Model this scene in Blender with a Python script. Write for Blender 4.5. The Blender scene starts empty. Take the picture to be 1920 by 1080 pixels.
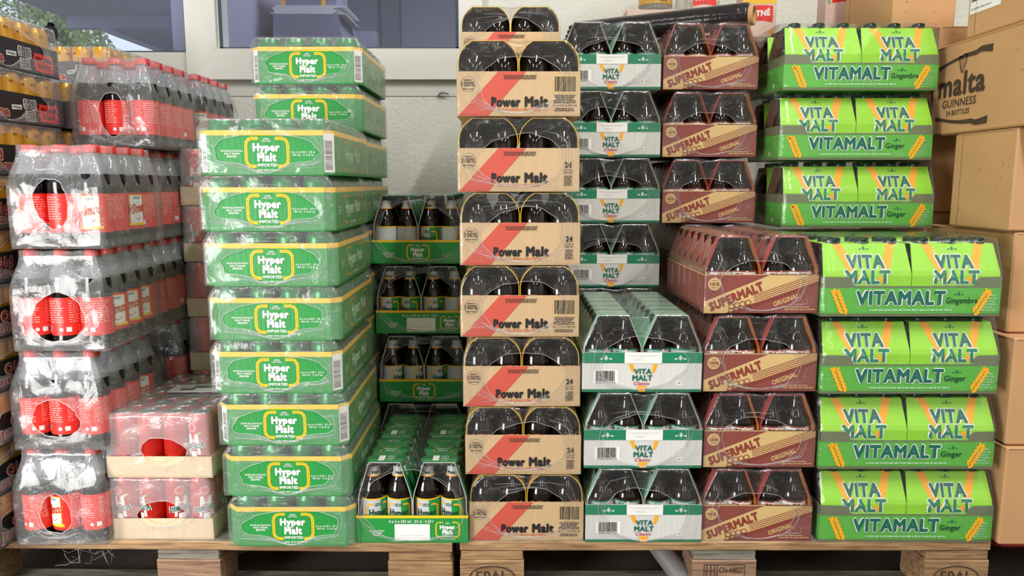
import bpy, math, random
from mathutils import Vector, Matrix

# ------------------------------------------------------------------ camera, world, lights, exposure
SC = bpy.context.scene
COL = SC.collection
PI = math.pi
H = 0.945
PITCH = math.radians(7.93)
FPX = 1400.0
cp, sp = math.cos(PITCH), math.sin(PITCH)

cam_d = bpy.data.cameras.new('camera')
cam_d.sensor_width = 36.0
cam_d.lens = 36.0 * FPX / 1920.0
cam_d.clip_start = 0.05
cam_d.clip_end = 200
cam = bpy.data.objects.new('camera', cam_d)
cam.location = (0, 0, H)
cam.rotation_euler = (PI / 2 - PITCH, 0, 0)
COL.objects.link(cam)
SC.camera = cam

SC.view_settings.view_transform = 'Standard'
SC.view_settings.look = 'None'
SC.view_settings.gamma = 1.0
SC.view_settings.use_curve_mapping = False
SC.view_settings.exposure = 0.12
SC.cycles.transparent_max_bounces = 24
SC.cycles.max_bounces = 8
SC.cycles.caustics_reflective = False
SC.cycles.caustics_refractive = False

world = bpy.data.worlds.new('world')
SC.world = world
world.use_nodes = True
wn = world.node_tree
wn.nodes['Background'].inputs[0].default_value = (0.80, 0.90, 1.0, 1)
wn.nodes['Background'].inputs[1].default_value = 1.0


def area(name, loc, target, sx, sy, power, color=(1, 1, 1)):
    l = bpy.data.lights.new(name, 'AREA')
    l.shape = 'RECTANGLE'
    l.size, l.size_y = sx, sy
    l.energy = power
    l.color = color
    o = bpy.data.objects.new(name, l)
    o.location = loc
    d = Vector(target) - Vector(loc)
    o.rotation_euler = d.to_track_quat('-Z', 'Y').to_euler()
    COL.objects.link(o)
    return o


# ceiling tubes running away from the racks, daylight through the open door on the left
for i, (lx, ly, pw) in enumerate([(-1.5, 0.2, 26), (0.75, 0.4, 50), (2.4, 0.2, 24), (-0.4, -2.0, 20), (1.6, -2.0, 20)]):
    area('ceiling_tube', (lx, ly, 2.95), (lx, ly + 0.001, 0), 0.09, 1.5, pw, (1.0, 0.982, 0.95))
area('door_daylight', (-2.0, -0.3, 0.62), (-0.85, 1.6, 0.25), 0.9, 1.0, 56, (1.0, 0.98, 0.96))
area('office_lamp', (-0.3, 3.6, 2.6), (-0.3, 3.6, 0), 0.5, 0.5, 14, (0.95, 0.96, 1.0))


def wx(px, Y, z):
    """world x of picture column px on the plane Y at height z"""
    zc = Y * cp - (z - H) * sp
    return (px - 960.0) * zc / FPX


# ------------------------------------------------------------------ materials
def lin(c):
    out = []
    for v in c:
        v = v / 255.0
        out.append(v / 12.92 if v <= 0.04045 else ((v + 0.055) / 1.055) ** 2.4)
    return (out[0], out[1], out[2], 1.0)


MATS = {}


def mat(name, rgb, rough=0.5, metal=0.0, noise=0.0, nscale=20.0, bump=0.0, bscale=60.0, spec=0.5, stretch=(1, 1, 1), coat=0.0):
    m = bpy.data.materials.new(name)
    m.use_nodes = True
    nt = m.node_tree
    b = nt.nodes['Principled BSDF']
    c = lin(rgb)
    b.inputs['Base Color'].default_value = c
    b.inputs['Roughness'].default_value = rough
    b.inputs['Metallic'].default_value = metal
    b.inputs['Specular IOR Level'].default_value = spec
    b.inputs['Coat Weight'].default_value = coat
    if noise > 0 or bump > 0:
        tc = nt.nodes.new('ShaderNodeTexCoord')
        mp = nt.nodes.new('ShaderNodeMapping')
        mp.inputs['Scale'].default_value = stretch
        nt.links.new(tc.outputs['Object'], mp.inputs['Vector'])
    if noise > 0:
        n = nt.nodes.new('ShaderNodeTexNoise')
        n.inputs['Scale'].default_value = nscale
        n.inputs['Detail'].default_value = 5
        nt.links.new(mp.outputs[0], n.inputs['Vector'])
        r = nt.nodes.new('ShaderNodeValToRGB')
        r.color_ramp.elements[0].position = 0.3
        r.color_ramp.elements[1].position = 0.7
        k0, k1 = 1 - noise, 1 + noise
        r.color_ramp.elements[0].color = (c[0] * k0, c[1] * k0, c[2] * k0, 1)
        r.color_ramp.elements[1].color = (min(1, c[0] * k1), min(1, c[1] * k1), min(1, c[2] * k1), 1)
        nt.links.new(n.outputs['Fac'], r.inputs['Fac'])
        nt.links.new(r.outputs['Color'], b.inputs['Base Color'])
    if bump > 0:
        n2 = nt.nodes.new('ShaderNodeTexNoise')
        n2.inputs['Scale'].default_value = bscale
        n2.inputs['Detail'].default_value = 4
        nt.links.new(mp.outputs[0], n2.inputs['Vector'])
        bp = nt.nodes.new('ShaderNodeBump')
        bp.inputs['Strength'].default_value = bump
        bp.inputs['Distance'].default_value = 0.004
        nt.links.new(n2.outputs['Fac'], bp.inputs['Height'])
        nt.links.new(bp.outputs['Normal'], b.inputs['Normal'])
    MATS[name] = m
    return m


def board_mat(name, rgb, rough=0.55, pitch=900.0):
    """corrugated tray board: faint vertical flutes"""
    m = mat(name, rgb, rough, noise=0.05, nscale=25, bump=0.25, bscale=14, stretch=(8, 8, 0.6))
    return m


def wood_mat(name, rgb, rgb2):
    m = bpy.data.materials.new(name)
    m.use_nodes = True
    nt = m.node_tree
    b = nt.nodes['Principled BSDF']
    b.inputs['Roughness'].default_value = 0.8
    tc = nt.nodes.new('ShaderNodeTexCoord')
    mp = nt.nodes.new('ShaderNodeMapping')
    mp.inputs['Scale'].default_value = (1.6, 14, 30)
    n = nt.nodes.new('ShaderNodeTexNoise')
    n.inputs['Scale'].default_value = 6
    n.inputs['Detail'].default_value = 8
    n.inputs['Distortion'].default_value = 0.7
    r = nt.nodes.new('ShaderNodeValToRGB')
    r.color_ramp.elements[0].position = 0.32
    r.color_ramp.elements[0].color = lin(rgb2)
    r.color_ramp.elements[1].position = 0.62
    r.color_ramp.elements[1].color = lin(rgb)
    n2 = nt.nodes.new('ShaderNodeTexNoise')
    n2.inputs['Scale'].default_value = 5
    n2.inputs['Detail'].default_value = 6
    r2 = nt.nodes.new('ShaderNodeValToRGB')
    r2.color_ramp.elements[0].position = 0.35
    r2.color_ramp.elements[0].color = (0.45, 0.42, 0.38, 1)
    r2.color_ramp.elements[1].position = 0.55
    r2.color_ramp.elements[1].color = (1, 1, 1, 1)
    mx = nt.nodes.new('ShaderNodeMix')
    mx.data_type = 'RGBA'
    mx.blend_type = 'MULTIPLY'
    mx.inputs[0].default_value = 0.6
    bp = nt.nodes.new('ShaderNodeBump')
    bp.inputs['Strength'].default_value = 0.5
    bp.inputs['Distance'].default_value = 0.003
    L = nt.links.new
    L(tc.outputs['Object'], mp.inputs['Vector'])
    L(mp.outputs[0], n.inputs['Vector'])
    L(tc.outputs['Object'], n2.inputs['Vector'])
    L(n.outputs['Fac'], r.inputs['Fac'])
    L(n2.outputs['Fac'], r2.inputs['Fac'])
    L(r.outputs['Color'], mx.inputs[6])
    L(r2.outputs['Color'], mx.inputs[7])
    L(mx.outputs[2], b.inputs['Base Color'])
    L(n.outputs['Fac'], bp.inputs['Height'])
    L(bp.outputs['Normal'], b.inputs['Normal'])
    MATS[name] = m
    return m


def film_mat(name, haze, streak=0.25, gloss=0.5, rough=0.13, tint=(1, 1, 1), scale=28.0, bump=0.35):
    """clear shrink film: mostly transparent, a little milky, glossy towards grazing angles"""
    m = bpy.data.materials.new(name)
    m.use_nodes = True
    nt = m.node_tree
    nt.nodes.clear()
    N, L = nt.nodes.new, nt.links.new
    out = N('ShaderNodeOutputMaterial')
    tr = N('ShaderNodeBsdfTransparent')
    tr.inputs[0].default_value = (0.97, 0.97, 0.97, 1)
    df = N('ShaderNodeBsdfDiffuse')
    df.inputs[0].default_value = (0.86 * tint[0], 0.87 * tint[1], 0.88 * tint[2], 1)
    gl = N('ShaderNodeBsdfAnisotropic')
    gl.inputs['Roughness'].default_value = rough
    gl.inputs['Color'].default_value = (1, 1, 1, 1)
    tc = N('ShaderNodeTexCoord')
    oi = N('ShaderNodeObjectInfo')
    mul = N('ShaderNodeMath')
    mul.operation = 'MULTIPLY'
    mul.inputs[1].default_value = 37.0
    L(oi.outputs['Random'], mul.inputs[0])
    add = N('ShaderNodeVectorMath')
    add.operation = 'ADD'
    L(tc.outputs['Object'], add.inputs[0])
    L(mul.outputs[0], add.inputs[1])
    n = N('ShaderNodeTexNoise')
    n.inputs['Scale'].default_value = scale
    n.inputs['Detail'].default_value = 5
    n.inputs['Distortion'].default_value = 1.6
    L(add.outputs[0], n.inputs['Vector'])
    bp = N('ShaderNodeBump')
    bp.inputs['Strength'].default_value = bump
    bp.inputs['Distance'].default_value = 0.006
    L(n.outputs['Fac'], bp.inputs['Height'])
    # streaky crinkles
    mp = N('ShaderNodeMapping')
    mp.inputs['Scale'].default_value = (1, 1, 2.4)
    mp.inputs['Rotation'].default_value = (0, 0.4, 0)
    L(add.outputs[0], mp.inputs['Vector'])
    n2 = N('ShaderNodeTexNoise')
    n2.inputs['Scale'].default_value = 22
    n2.inputs['Detail'].default_value = 3
    n2.inputs['Distortion'].default_value = 3.0
    L(mp.outputs[0], n2.inputs['Vector'])
    rp = N('ShaderNodeValToRGB')
    rp.color_ramp.elements[0].position = 0.58
    rp.color_ramp.elements[0].color = (0, 0, 0, 1)
    rp.color_ramp.elements[1].position = 0.72
    rp.color_ramp.elements[1].color = (1, 1, 1, 1)
    L(n2.outputs['Fac'], rp.inputs['Fac'])
    ma = N('ShaderNodeMath')
    ma.operation = 'MULTIPLY_ADD'
    ma.inputs[1].default_value = streak
    ma.inputs[2].default_value = haze
    L(rp.outputs['Color'], ma.inputs[0])
    m1 = N('ShaderNodeMixShader')
    L(ma.outputs[0], m1.inputs[0])
    L(tr.outputs[0], m1.inputs[1])
    L(df.outputs[0], m1.inputs[2])
    lw = N('ShaderNodeLayerWeight')
    lw.inputs['Blend'].default_value = 0.5
    L(bp.outputs['Normal'], lw.inputs['Normal'])
    pw = N('ShaderNodeMath')
    pw.operation = 'POWER'
    pw.inputs[1].default_value = 3.5
    L(lw.outputs['Facing'], pw.inputs[0])
    m2 = N('ShaderNodeMath')
    m2.operation = 'MULTIPLY_ADD'
    m2.inputs[1].default_value = gloss
    m2.inputs[2].default_value = 0.035
    m2.use_clamp = True
    L(pw.outputs[0], m2.inputs[0])
    L(bp.outputs['Normal'], gl.inputs['Normal'])
    mx = N('ShaderNodeMixShader')
    L(m2.outputs[0], mx.inputs[0])
    L(m1.outputs[0], mx.inputs[1])
    L(gl.outputs[0], mx.inputs[2])
    L(mx.outputs[0], out.inputs['Surface'])
    MATS[name] = m
    return m


def clear_mat(name, col, alpha, rough=0.05, gloss=0.35):
    m = bpy.data.materials.new(name)
    m.use_nodes = True
    nt = m.node_tree
    nt.nodes.clear()
    N, L = nt.nodes.new, nt.links.new
    out = N('ShaderNodeOutputMaterial')
    tr = N('ShaderNodeBsdfTransparent')
    tr.inputs[0].default_value = col + (1,)
    df = N('ShaderNodeBsdfDiffuse')
    df.inputs[0].default_value = col + (1,)
    gl = N('ShaderNodeBsdfAnisotropic')
    gl.inputs['Roughness'].default_value = rough
    m1 = N('ShaderNodeMixShader')
    m1.inputs[0].default_value = alpha
    L(tr.outputs[0], m1.inputs[1])
    L(df.outputs[0], m1.inputs[2])
    lw = N('ShaderNodeLayerWeight')
    lw.inputs['Blend'].default_value = 0.5
    pw = N('ShaderNodeMath')
    pw.operation = 'POWER'
    pw.inputs[1].default_value = 4
    L(lw.outputs['Facing'], pw.inputs[0])
    ma = N('ShaderNodeMath')
    ma.operation = 'MULTIPLY_ADD'
    ma.inputs[1].default_value = gloss
    ma.inputs[2].default_value = 0.05
    L(pw.outputs[0], ma.inputs[0])
    mx = N('ShaderNodeMixShader')
    L(ma.outputs[0], mx.inputs[0])
    L(m1.outputs[0], mx.inputs[1])
    L(gl.outputs[0], mx.inputs[2])
    L(mx.outputs[0], out.inputs['Surface'])
    MATS[name] = m
    return m


# papers, boards, inks
board_mat('hyper_green', (32, 146, 62), 0.45)
board_mat('kraft', (198, 168, 128), 0.7)
board_mat('tray_kraft', (224, 200, 166), 0.75)
board_mat('vmc_white', (214, 214, 210), 0.5)
board_mat('sm_red', (138, 70, 62), 0.55)
board_mat('vm_green', (92, 184, 66), 0.45)
board_mat('black_board', (26, 24, 25), 0.5)
mat('vm_lime', (150, 216, 50), 0.4, noise=0.04)
mat('vm_olive', (112, 122, 92), 0.5)
mat('ink_white', (240, 240, 236), 0.5)
mat('ink_yellow', (248, 200, 24), 0.5)
mat('ink_orange', (248, 172, 36), 0.5)
mat('ink_black', (34, 32, 32), 0.5)
mat('ink_brown', (70, 52, 40), 0.8)
mat('ink_red', (200, 84, 68), 0.5)
mat('ink_crimson', (196, 40, 60), 0.5)
mat('ink_teal', (30, 104, 88), 0.5)
mat('ink_green', (28, 128, 92), 0.5)
mat('ink_dark_green', (16, 70, 50), 0.5)
mat('ink_tan', (212, 180, 122), 0.55)
mat('ink_smred', (140, 60, 48), 0.55)
mat('ink_pale', (176, 214, 180), 0.5)
mat('ink_pink', (240, 190, 180), 0.5)
mat('ink_gold', (190, 150, 60), 0.4)
mat('label_red', (232, 52, 44), 0.4)
mat('label_silver', (196, 200, 200), 0.35)
mat('sleeve_green', (36, 128, 68), 0.45, noise=0.05)
mat('sleeve_kraft', (222, 184, 112), 0.55, noise=0.05)
mat('sleeve_yellow', (244, 196, 40), 0.5)
mat('sleeve_white', (196, 206, 196), 0.5, noise=0.04)
mat('sleeve_vmgreen', (158, 196, 176), 0.5, noise=0.06)
mat('sleeve_red', (196, 74, 80), 0.5, noise=0.08)
mat('sleeve_brown', (150, 92, 74), 0.5, noise=0.1)
mat('sleeve_orange', (206, 128, 52), 0.55)
mat('sleeve_inside', (122, 92, 66), 0.8)
# metals, glass, plastics
mat('can_green', (30, 124, 64), 0.3, metal=0.3)
mat('can_red', (214, 44, 34), 0.25, metal=0.35)
mat('can_amber', (224, 164, 56), 0.26, metal=0.3)
mat('can_metal', (205, 205, 205), 0.25, metal=1.0)
mat('brown_glass', (20, 12, 9), 0.06, spec=0.6)
mat('cola', (16, 12, 14), 0.08, spec=0.5)
clear_mat('clear_bottle', (0.72, 0.75, 0.80), 0.24)
mat('cap_red', (224, 50, 48), 0.4)
mat('cap_dark', (22, 52, 44), 0.28, metal=0.5)
mat('cap_brown', (60, 40, 30), 0.3, metal=0.5)
mat('cap_gold', (190, 160, 80), 0.3, metal=0.6)
film_mat('film_clear', 0.022, 0.06, 0.5)
film_mat('film_can', 0.10, 0.15, 0.4)
film_mat('film_milky', 0.16, 0.26, 0.5, scale=20)
film_mat('film_tight', 0.10, 0.20, 0.5, scale=20)
film_mat('film_pink', 0.25, 0.12, 0.5)
film_mat('film_lime', 0.02, 0.07, 0.35)
film_mat('film_amber', 0.13, 0.20, 0.5)
film_mat('film_edge', 0.36, 0.15, 0.4)
# room
mat('plaster', (234, 234, 224), 0.9, noise=0.04, nscale=6, bump=0.9, bscale=70)
mat('smooth_plaster', (226, 226, 218), 0.8, noise=0.02, nscale=5)
mat('upvc', (240, 239, 233), 0.35)
mat('gasket', (70, 84, 92), 0.6)
mat('concrete', (88, 78, 70), 0.9, noise=0.25, nscale=8, bump=0.4, bscale=30)
mat('ceiling_paint', (225, 225, 220), 0.9)
mat('lilac', (164, 166, 190), 0.8)
mat('lilac_dark', (132, 134, 156), 0.8)
mat('cardboard', (198, 152, 106), 0.85, noise=0.06, nscale=5, bump=0.12, bscale=25)
mat('cardboard_dark', (128, 92, 62), 0.9)
mat('black_film', (36, 31, 34), 0.16, bump=0.5, bscale=26, stretch=(1, 1, 3))
mat('red_plastic', (176, 52, 56), 0.45, noise=0.1)
mat('grey_plastic', (132, 128, 128), 0.5, noise=0.08)
mat('steel', (170, 170, 168), 0.35, metal=0.8)
mat('dark_plastic', (32, 32, 36), 0.5)
mat('paper', (232, 232, 234), 0.8)
mat('pink_box', (226, 196, 184), 0.6, noise=0.04)
mat('label_gold', (206, 160, 76), 0.4)
mat('fruit_yellow', (244, 190, 50), 0.5)
mat('bark', (150, 145, 130), 0.9, noise=0.2)
mat('leaf', (150, 176, 110), 0.6, noise=0.4, nscale=3)
clear_mat('jar_glass', (0.85, 0.86, 0.82), 0.25)
clear_mat('window_glass', (0.93, 0.94, 1.0), 0.03, 0.02, 0.25)
wood_mat('wood', (184, 148, 106), (126, 94, 64))
wood_mat('wood_grey', (150, 144, 130), (96, 92, 82))
wood_mat('wood_pink', (170, 134, 108), (106, 80, 62))
M = MATS

# ------------------------------------------------------------------ mesh helpers


class MB:
    def __init__(self):
        self.v, self.f, self.mi, self.sm, self.mats = [], [], [], [], []

    def _m(self, name):
        if name not in self.mats:
            self.mats.append(name)
        return self.mats.index(name)

    def add(self, vs, fs, m, smooth=False):
        o = len(self.v)
        k = self._m(m)
        self.v.extend(vs)
        for f in fs:
            self.f.append(tuple(i + o for i in f))
            self.mi.append(k)
            self.sm.append(smooth)

    def box(self, a, b, m, bev=0.0):
        x0, y0, z0 = a
        x1, y1, z1 = b
        if bev <= 0:
            vs = [(x0, y0, z0), (x1, y0, z0), (x1, y1, z0), (x0, y1, z0), (x0, y0, z1), (x1, y0, z1), (x1, y1, z1), (x0, y1, z1)]
            fs = [(0, 3, 2, 1), (4, 5, 6, 7), (0, 1, 5, 4), (1, 2, 6, 5), (2, 3, 7, 6), (3, 0, 4, 7)]
            self.add(vs, fs, m)
            return
        c = bev

        def ring(z, i):
            return [(x0 + c + i, y0 + i, z), (x1 - c - i, y0 + i, z), (x1 - i, y0 + c + i, z), (x1 - i, y1 - c - i, z),
                    (x1 - c - i, y1 - i, z), (x0 + c + i, y1 - i, z), (x0 + i, y1 - c - i, z), (x0 + i, y0 + c + i, z)]
        rs = ring(z0, c) + ring(z0 + c, 0) + ring(z1 - c, 0) + ring(z1, c)
        fs = [tuple(range(7, -1, -1)), tuple(range(24, 32))]
        for r in range(3):
            for i in range(8):
                j = (i + 1) % 8
                fs.append((r * 8 + i, r * 8 + j, r * 8 + 8 + j, r * 8 + 8 + i))
        self.add(rs, fs, m)

    def lathe(self, prof, seg, m, cx=0, cy=0, smooth=True):
        """prof: (r, z[, material])"""
        n = len(prof)
        base = len(self.v)
        for p in prof:
            r, z = p[0], p[1]
            for s in range(seg):
                a = 2 * PI * s / seg
                self.v.append((cx + r * math.cos(a), cy + r * math.sin(a), z))
        for i in range(n - 1):
            mm = prof[i + 1][2] if len(prof[i + 1]) > 2 else m
            k = self._m(mm)
            for s in range(seg):
                t = (s + 1) % seg
                self.f.append((base + i * seg + s, base + i * seg + t, base + (i + 1) * seg + t, base + (i + 1) * seg + s))
                self.mi.append(k)
                self.sm.append(smooth)

    def tube(self, pts, r, m, seg=6, closed=False, smooth=True):
        n = len(pts)
        P = [Vector(p) for p in pts]
        base = len(self.v)
        for i in range(n):
            if closed:
                t = P[(i + 1) % n] - P[i - 1]
            else:
                t = P[min(i + 1, n - 1)] - P[max(i - 1, 0)]
            if t.length < 1e-9:
                t = Vector((1, 0, 0))
            t.normalize()
            up = Vector((0, 0, 1)) if abs(t.z) < 0.9 else Vector((0, 1, 0))
            a = t.cross(up).normalized()
            b = t.cross(a)
            rr = r[i] if isinstance(r, (list, tuple)) else r
            for s in range(seg):
                q = 2 * PI * s / seg
                self.v.append(tuple(P[i] + a * (rr * math.cos(q)) + b * (rr * math.sin(q))))
        k = self._m(m)
        for i in range(n if closed else n - 1):
            j = (i + 1) % n
            for s in range(seg):
                t = (s + 1) % seg
                self.f.append((base + i * seg + s, base + i * seg + t, base + j * seg + t, base + j * seg + s))
                self.mi.append(k)
                self.sm.append(smooth)
        if not closed:
            for i, rev in ((0, True), (n - 1, False)):
                idx = [base + i * seg + s for s in range(seg)]
                self.f.append(tuple(reversed(idx)) if rev else tuple(idx))
                self.mi.append(k)
                self.sm.append(False)

    def prism(self, poly, y0, y1, m, axis='y', caps=True, smooth=False):
        """poly in (x,z) extruded along y (or (y,z) along x)"""
        n = len(poly)
        if axis == 'y':
            vs = [(p[0], y0, p[1]) for p in poly] + [(p[0], y1, p[1]) for p in poly]
        else:
            vs = [(y0, p[0], p[1]) for p in poly] + [(y1, p[0], p[1]) for p in poly]
        fs = [(i, (i + 1) % n, n + (i + 1) % n, n + i) for i in range(n)]
        if caps:
            fs += [tuple(range(n - 1, -1, -1)), tuple(range(n, 2 * n))]
        self.add(vs, fs, m, smooth)

    def decal(self, g, fn, m):
        ids = g[2] if len(g) > 2 else None
        if not ids:
            self.add([fn(u, v) for u, v in g[0]], g[1], m)
            return
        # each pass of ink a hair above the one before
        vs = []
        for (u, v), k in zip(g[0], ids):
            p = Vector(fn(u, v))
            n = (Vector(fn(u + 1e-4, v)) - p).cross(Vector(fn(u, v + 1e-4)) - p)
            n.normalize()
            vs.append(tuple(p + n * (0.00004 * k)))
        self.add(vs, g[1], m)

    def mesh(self, name):
        me = bpy.data.meshes.new(name)
        me.from_pydata(self.v, [], self.f)
        for nm in self.mats:
            me.materials.append(MATS[nm])
        me.polygons.foreach_set('material_index', self.mi)
        me.polygons.foreach_set('use_smooth', self.sm)
        me.update()
        return me


# 2-D print geometry: (verts, faces)
_TXT = {}


def text2d(s, bold=0.0, shear=0.0, res=2, align='CENTER', line=1.0):
    """lettering as flat faces, scaled to fill the unit square"""
    key = (s, bold, shear, res, line)
    if key in _TXT:
        return _TXT[key]
    cu = bpy.data.curves.new('lettering', 'FONT')
    cu.body = s
    cu.align_x = align
    cu.shear = shear
    cu.space_line = line
    cu.space_character = 1.0 + bold * 1.7
    cu.resolution_u = res
    cu.fill_mode = 'FRONT'
    o = bpy.data.objects.new('lettering', cu)
    COL.objects.link(o)
    dg = bpy.context.evaluated_depsgraph_get()
    dg.update()
    me = o.evaluated_get(dg).to_mesh()
    vs = [(v.co.x, v.co.y) for v in me.vertices]
    fs = [tuple(p.vertices) for p in me.polygons]
    o.evaluated_get(dg).to_mesh_clear()
    bpy.data.objects.remove(o)
    bpy.data.curves.remove(cu)
    x0 = min(v[0] for v in vs)
    x1 = max(v[0] for v in vs)
    y0 = min(v[1] for v in vs)
    y1 = max(v[1] for v in vs)
    ids = None
    if bold > 0:
        k = 8 if bold >= 0.04 else 4
        bv, bf, ids = [], [], []
        for i in range(k):
            ids += [i] * len(vs)
            a = 2 * PI * (i + 0.5) / k
            o2 = len(bv)
            bv += [(x + bold * 0.9 * math.cos(a), y + bold * 0.9 * math.sin(a)) for x, y in vs]
            bf += [tuple(q + o2 for q in f) for f in fs]
        vs, fs = bv, bf
        x0, x1, y0, y1 = x0 - bold * 0.85, x1 + bold * 0.85, y0 - bold * 0.85, y1 + bold * 0.85
    g = ([((x - x0) / (x1 - x0), (y - y0) / (y1 - y0)) for x, y in vs], fs, ids)
    _TXT[key] = g
    return g


def fit(g, x0, y0, x1, y1):
    return ([(x0 + u * (x1 - x0), y0 + v * (y1 - y0)) for u, v in g[0]], g[1], g[2] if len(g) > 2 else None)


def fitq(g, a, b, c, d):
    """fill the quad a (0,0) b (1,0) c (1,1) d (0,1)"""
    out = []
    for u, v in g[0]:
        x = (a[0] * (1 - u) + b[0] * u) * (1 - v) + (d[0] * (1 - u) + c[0] * u) * v
        y = (a[1] * (1 - u) + b[1] * u) * (1 - v) + (d[1] * (1 - u) + c[1] * u) * v
        out.append((x, y))
    return (out, g[1], g[2] if len(g) > 2 else None)


def rect(x0, y0, x1, y1, nx=1, ny=1):
    vs = [(x0 + (x1 - x0) * i / nx, y0 + (y1 - y0) * j / ny) for j in range(ny + 1) for i in range(nx + 1)]
    fs = [(j * (nx + 1) + i, j * (nx + 1) + i + 1, (j + 1) * (nx + 1) + i + 1, (j + 1) * (nx + 1) + i) for j in range(ny) for i in range(nx)]
    return (vs, fs)


def poly(*pts):
    return (list(pts), [tuple(range(len(pts)))])


def ell(cx, cy, rx, ry, n=18, rot=0.0):
    vs = []
    for i in range(n):
        a = 2 * PI * i / n
        x, y = rx * math.cos(a), ry * math.sin(a)
        vs.append((cx + x * math.cos(rot) - y * math.sin(rot), cy + x * math.sin(rot) + y * math.cos(rot)))
    return (vs, [tuple(range(n))])


def ring(cx, cy, rx, ry, t, n=32):
    vs = []
    for i in range(n):
        a = 2 * PI * i / n
        vs.append((cx + rx * math.cos(a), cy + ry * math.sin(a)))
        vs.append((cx + (rx - t) * math.cos(a), cy + (ry - t) * math.sin(a)))
    fs = [(2 * i, (2 * i + 2) % (2 * n), (2 * i + 3) % (2 * n), 2 * i + 1) for i in range(n)]
    return (vs, fs)


def merge(*gs):
    vs, fs = [], []
    for g in gs:
        o = len(vs)
        vs += g[0]
        fs += [tuple(i + o for i in f) for f in g[1]]
    return (vs, fs)


def path2d(pts, t):
    """thick polyline"""
    gs = []
    for (a, b) in zip(pts[:-1], pts[1:]):
        dx, dy = b[0] - a[0], b[1] - a[1]
        l = math.hypot(dx, dy) or 1
        nx, ny = -dy / l * t / 2, dx / l * t / 2
        gs.append(poly((a[0] + nx, a[1] + ny), (a[0] - nx, a[1] - ny), (b[0] - nx, b[1] - ny), (b[0] + nx, b[1] + ny)))
    return merge(*gs)


def barcode(x0, y0, x1, y1, seed=1, vert=True):
    rnd = random.Random(seed)
    gs = []
    u = x0
    L = x1 - x0
    while u < x1 - 0.01 * L:
        w = L * rnd.choice([0.008, 0.014, 0.022])
        gs.append(rect(u, y0, min(x1, u + w), y1))
        u += w + L * rnd.choice([0.009, 0.014, 0.02])
    return merge(*gs)


def tiny_lines(x0, y0, x1, y1, n, seed=1, centred=True, fill=0.62):
    """lines of print too small to read: broken dashes"""
    rnd = random.Random(seed)
    gs = []
    lh = (y1 - y0) / n
    for i in range(n):
        yy = y1 - (i + 1) * lh + lh * (1 - fill) / 2
        k = rnd.uniform(0.72, 1.0)
        w = (x1 - x0) * k
        xs = x0 + ((x1 - x0) - w) / 2 if centred else x0
        xe = xs + w
        u = xs
        while u < xe:
            dw = lh * rnd.uniform(0.7, 2.6)
            gs.append(rect(u, yy, min(u + dw, xe), yy + lh * fill))
            u += dw + lh * rnd.uniform(0.25, 0.5)
    return merge(*gs)


def wreath(pts, size, step):
    """row of paired leaves along a path"""
    gs = []
    P = []
    for (a, b) in zip(pts[:-1], pts[1:]):
        l = math.hypot(b[0] - a[0], b[1] - a[1])
        n = max(1, int(round(l / step)))
        for i in range(n):
            t = (i + 0.5) / n
            P.append((a[0] + (b[0] - a[0]) * t, a[1] + (b[1] - a[1]) * t, math.atan2(b[1] - a[1], b[0] - a[0])))
    for x, y, a in P:
        for s in (1, -1):
            ox, oy = -math.sin(a) * size * 0.5 * s, math.cos(a) * size * 0.5 * s
            gs.append(ell(x + ox, y + oy, size * 0.72, size * 0.42, 8, a + s * 0.6))
    return merge(*gs)


def bracket(cx, cy, hw, hh, size):
    """left and right laurel brackets"""
    gs = []
    for s in (-1, 1):
        pts = [(cx + s * hw * 0.40, cy + hh), (cx + s * hw * 0.78, cy + hh), (cx + s * hw * 0.93, cy + hh * 0.85), (cx + s * hw, cy + hh * 0.6),
               (cx + s * hw, cy - hh * 0.62), (cx + s * hw * 0.92, cy - hh * 0.86), (cx + s * hw * 0.76, cy - hh), (cx + s * hw * 0.52, cy - hh)]
        gs.append(wreath(pts, size, size * 1.15))
    return merge(*gs)


def bracket_line(cx, cy, hw, hh, t):
    gs = []
    for s in (-1, 1):
        pts = [(cx + s * hw * 0.40, cy + hh), (cx + s * hw * 0.78, cy + hh), (cx + s * hw * 0.93, cy + hh * 0.85), (cx + s * hw, cy + hh * 0.6),
               (cx + s * hw, cy - hh * 0.62), (cx + s * hw * 0.92, cy - hh * 0.86), (cx + s * hw * 0.76, cy - hh), (cx + s * hw * 0.52, cy - hh)]
        gs.append(path2d(pts, t))
    return merge(*gs)


def wheat(x, y0, y1, w, lean):
    """an upright ear of wheat from (x,y0) to (x+lean,y1): kernels and stem"""
    gs = []
    n = 6
    for i in range(n):
        a = math.atan2(y1 - y0, lean)
        L = (y1 - y0) / n * 0.88
        for s in (1, -1):
            t = (i + 0.3 + (0.25 if s > 0 else -0.2)) / n
            cx = x + lean * t
            cy = y0 + (y1 - y0) * t
            px_, py_ = -math.sin(a) * w * 0.13 * s, math.cos(a) * w * 0.13 * s
            gs.append(ell(cx + px_, cy + py_, L, w * 0.085, 10, a + s * 0.55))
    gs.append(ell(x + lean, y1 - (y1 - y0) * 0.05, (y1 - y0) * 0.1, w * 0.11, 10, math.atan2(y1 - y0, lean)))
    return merge(*gs)


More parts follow.
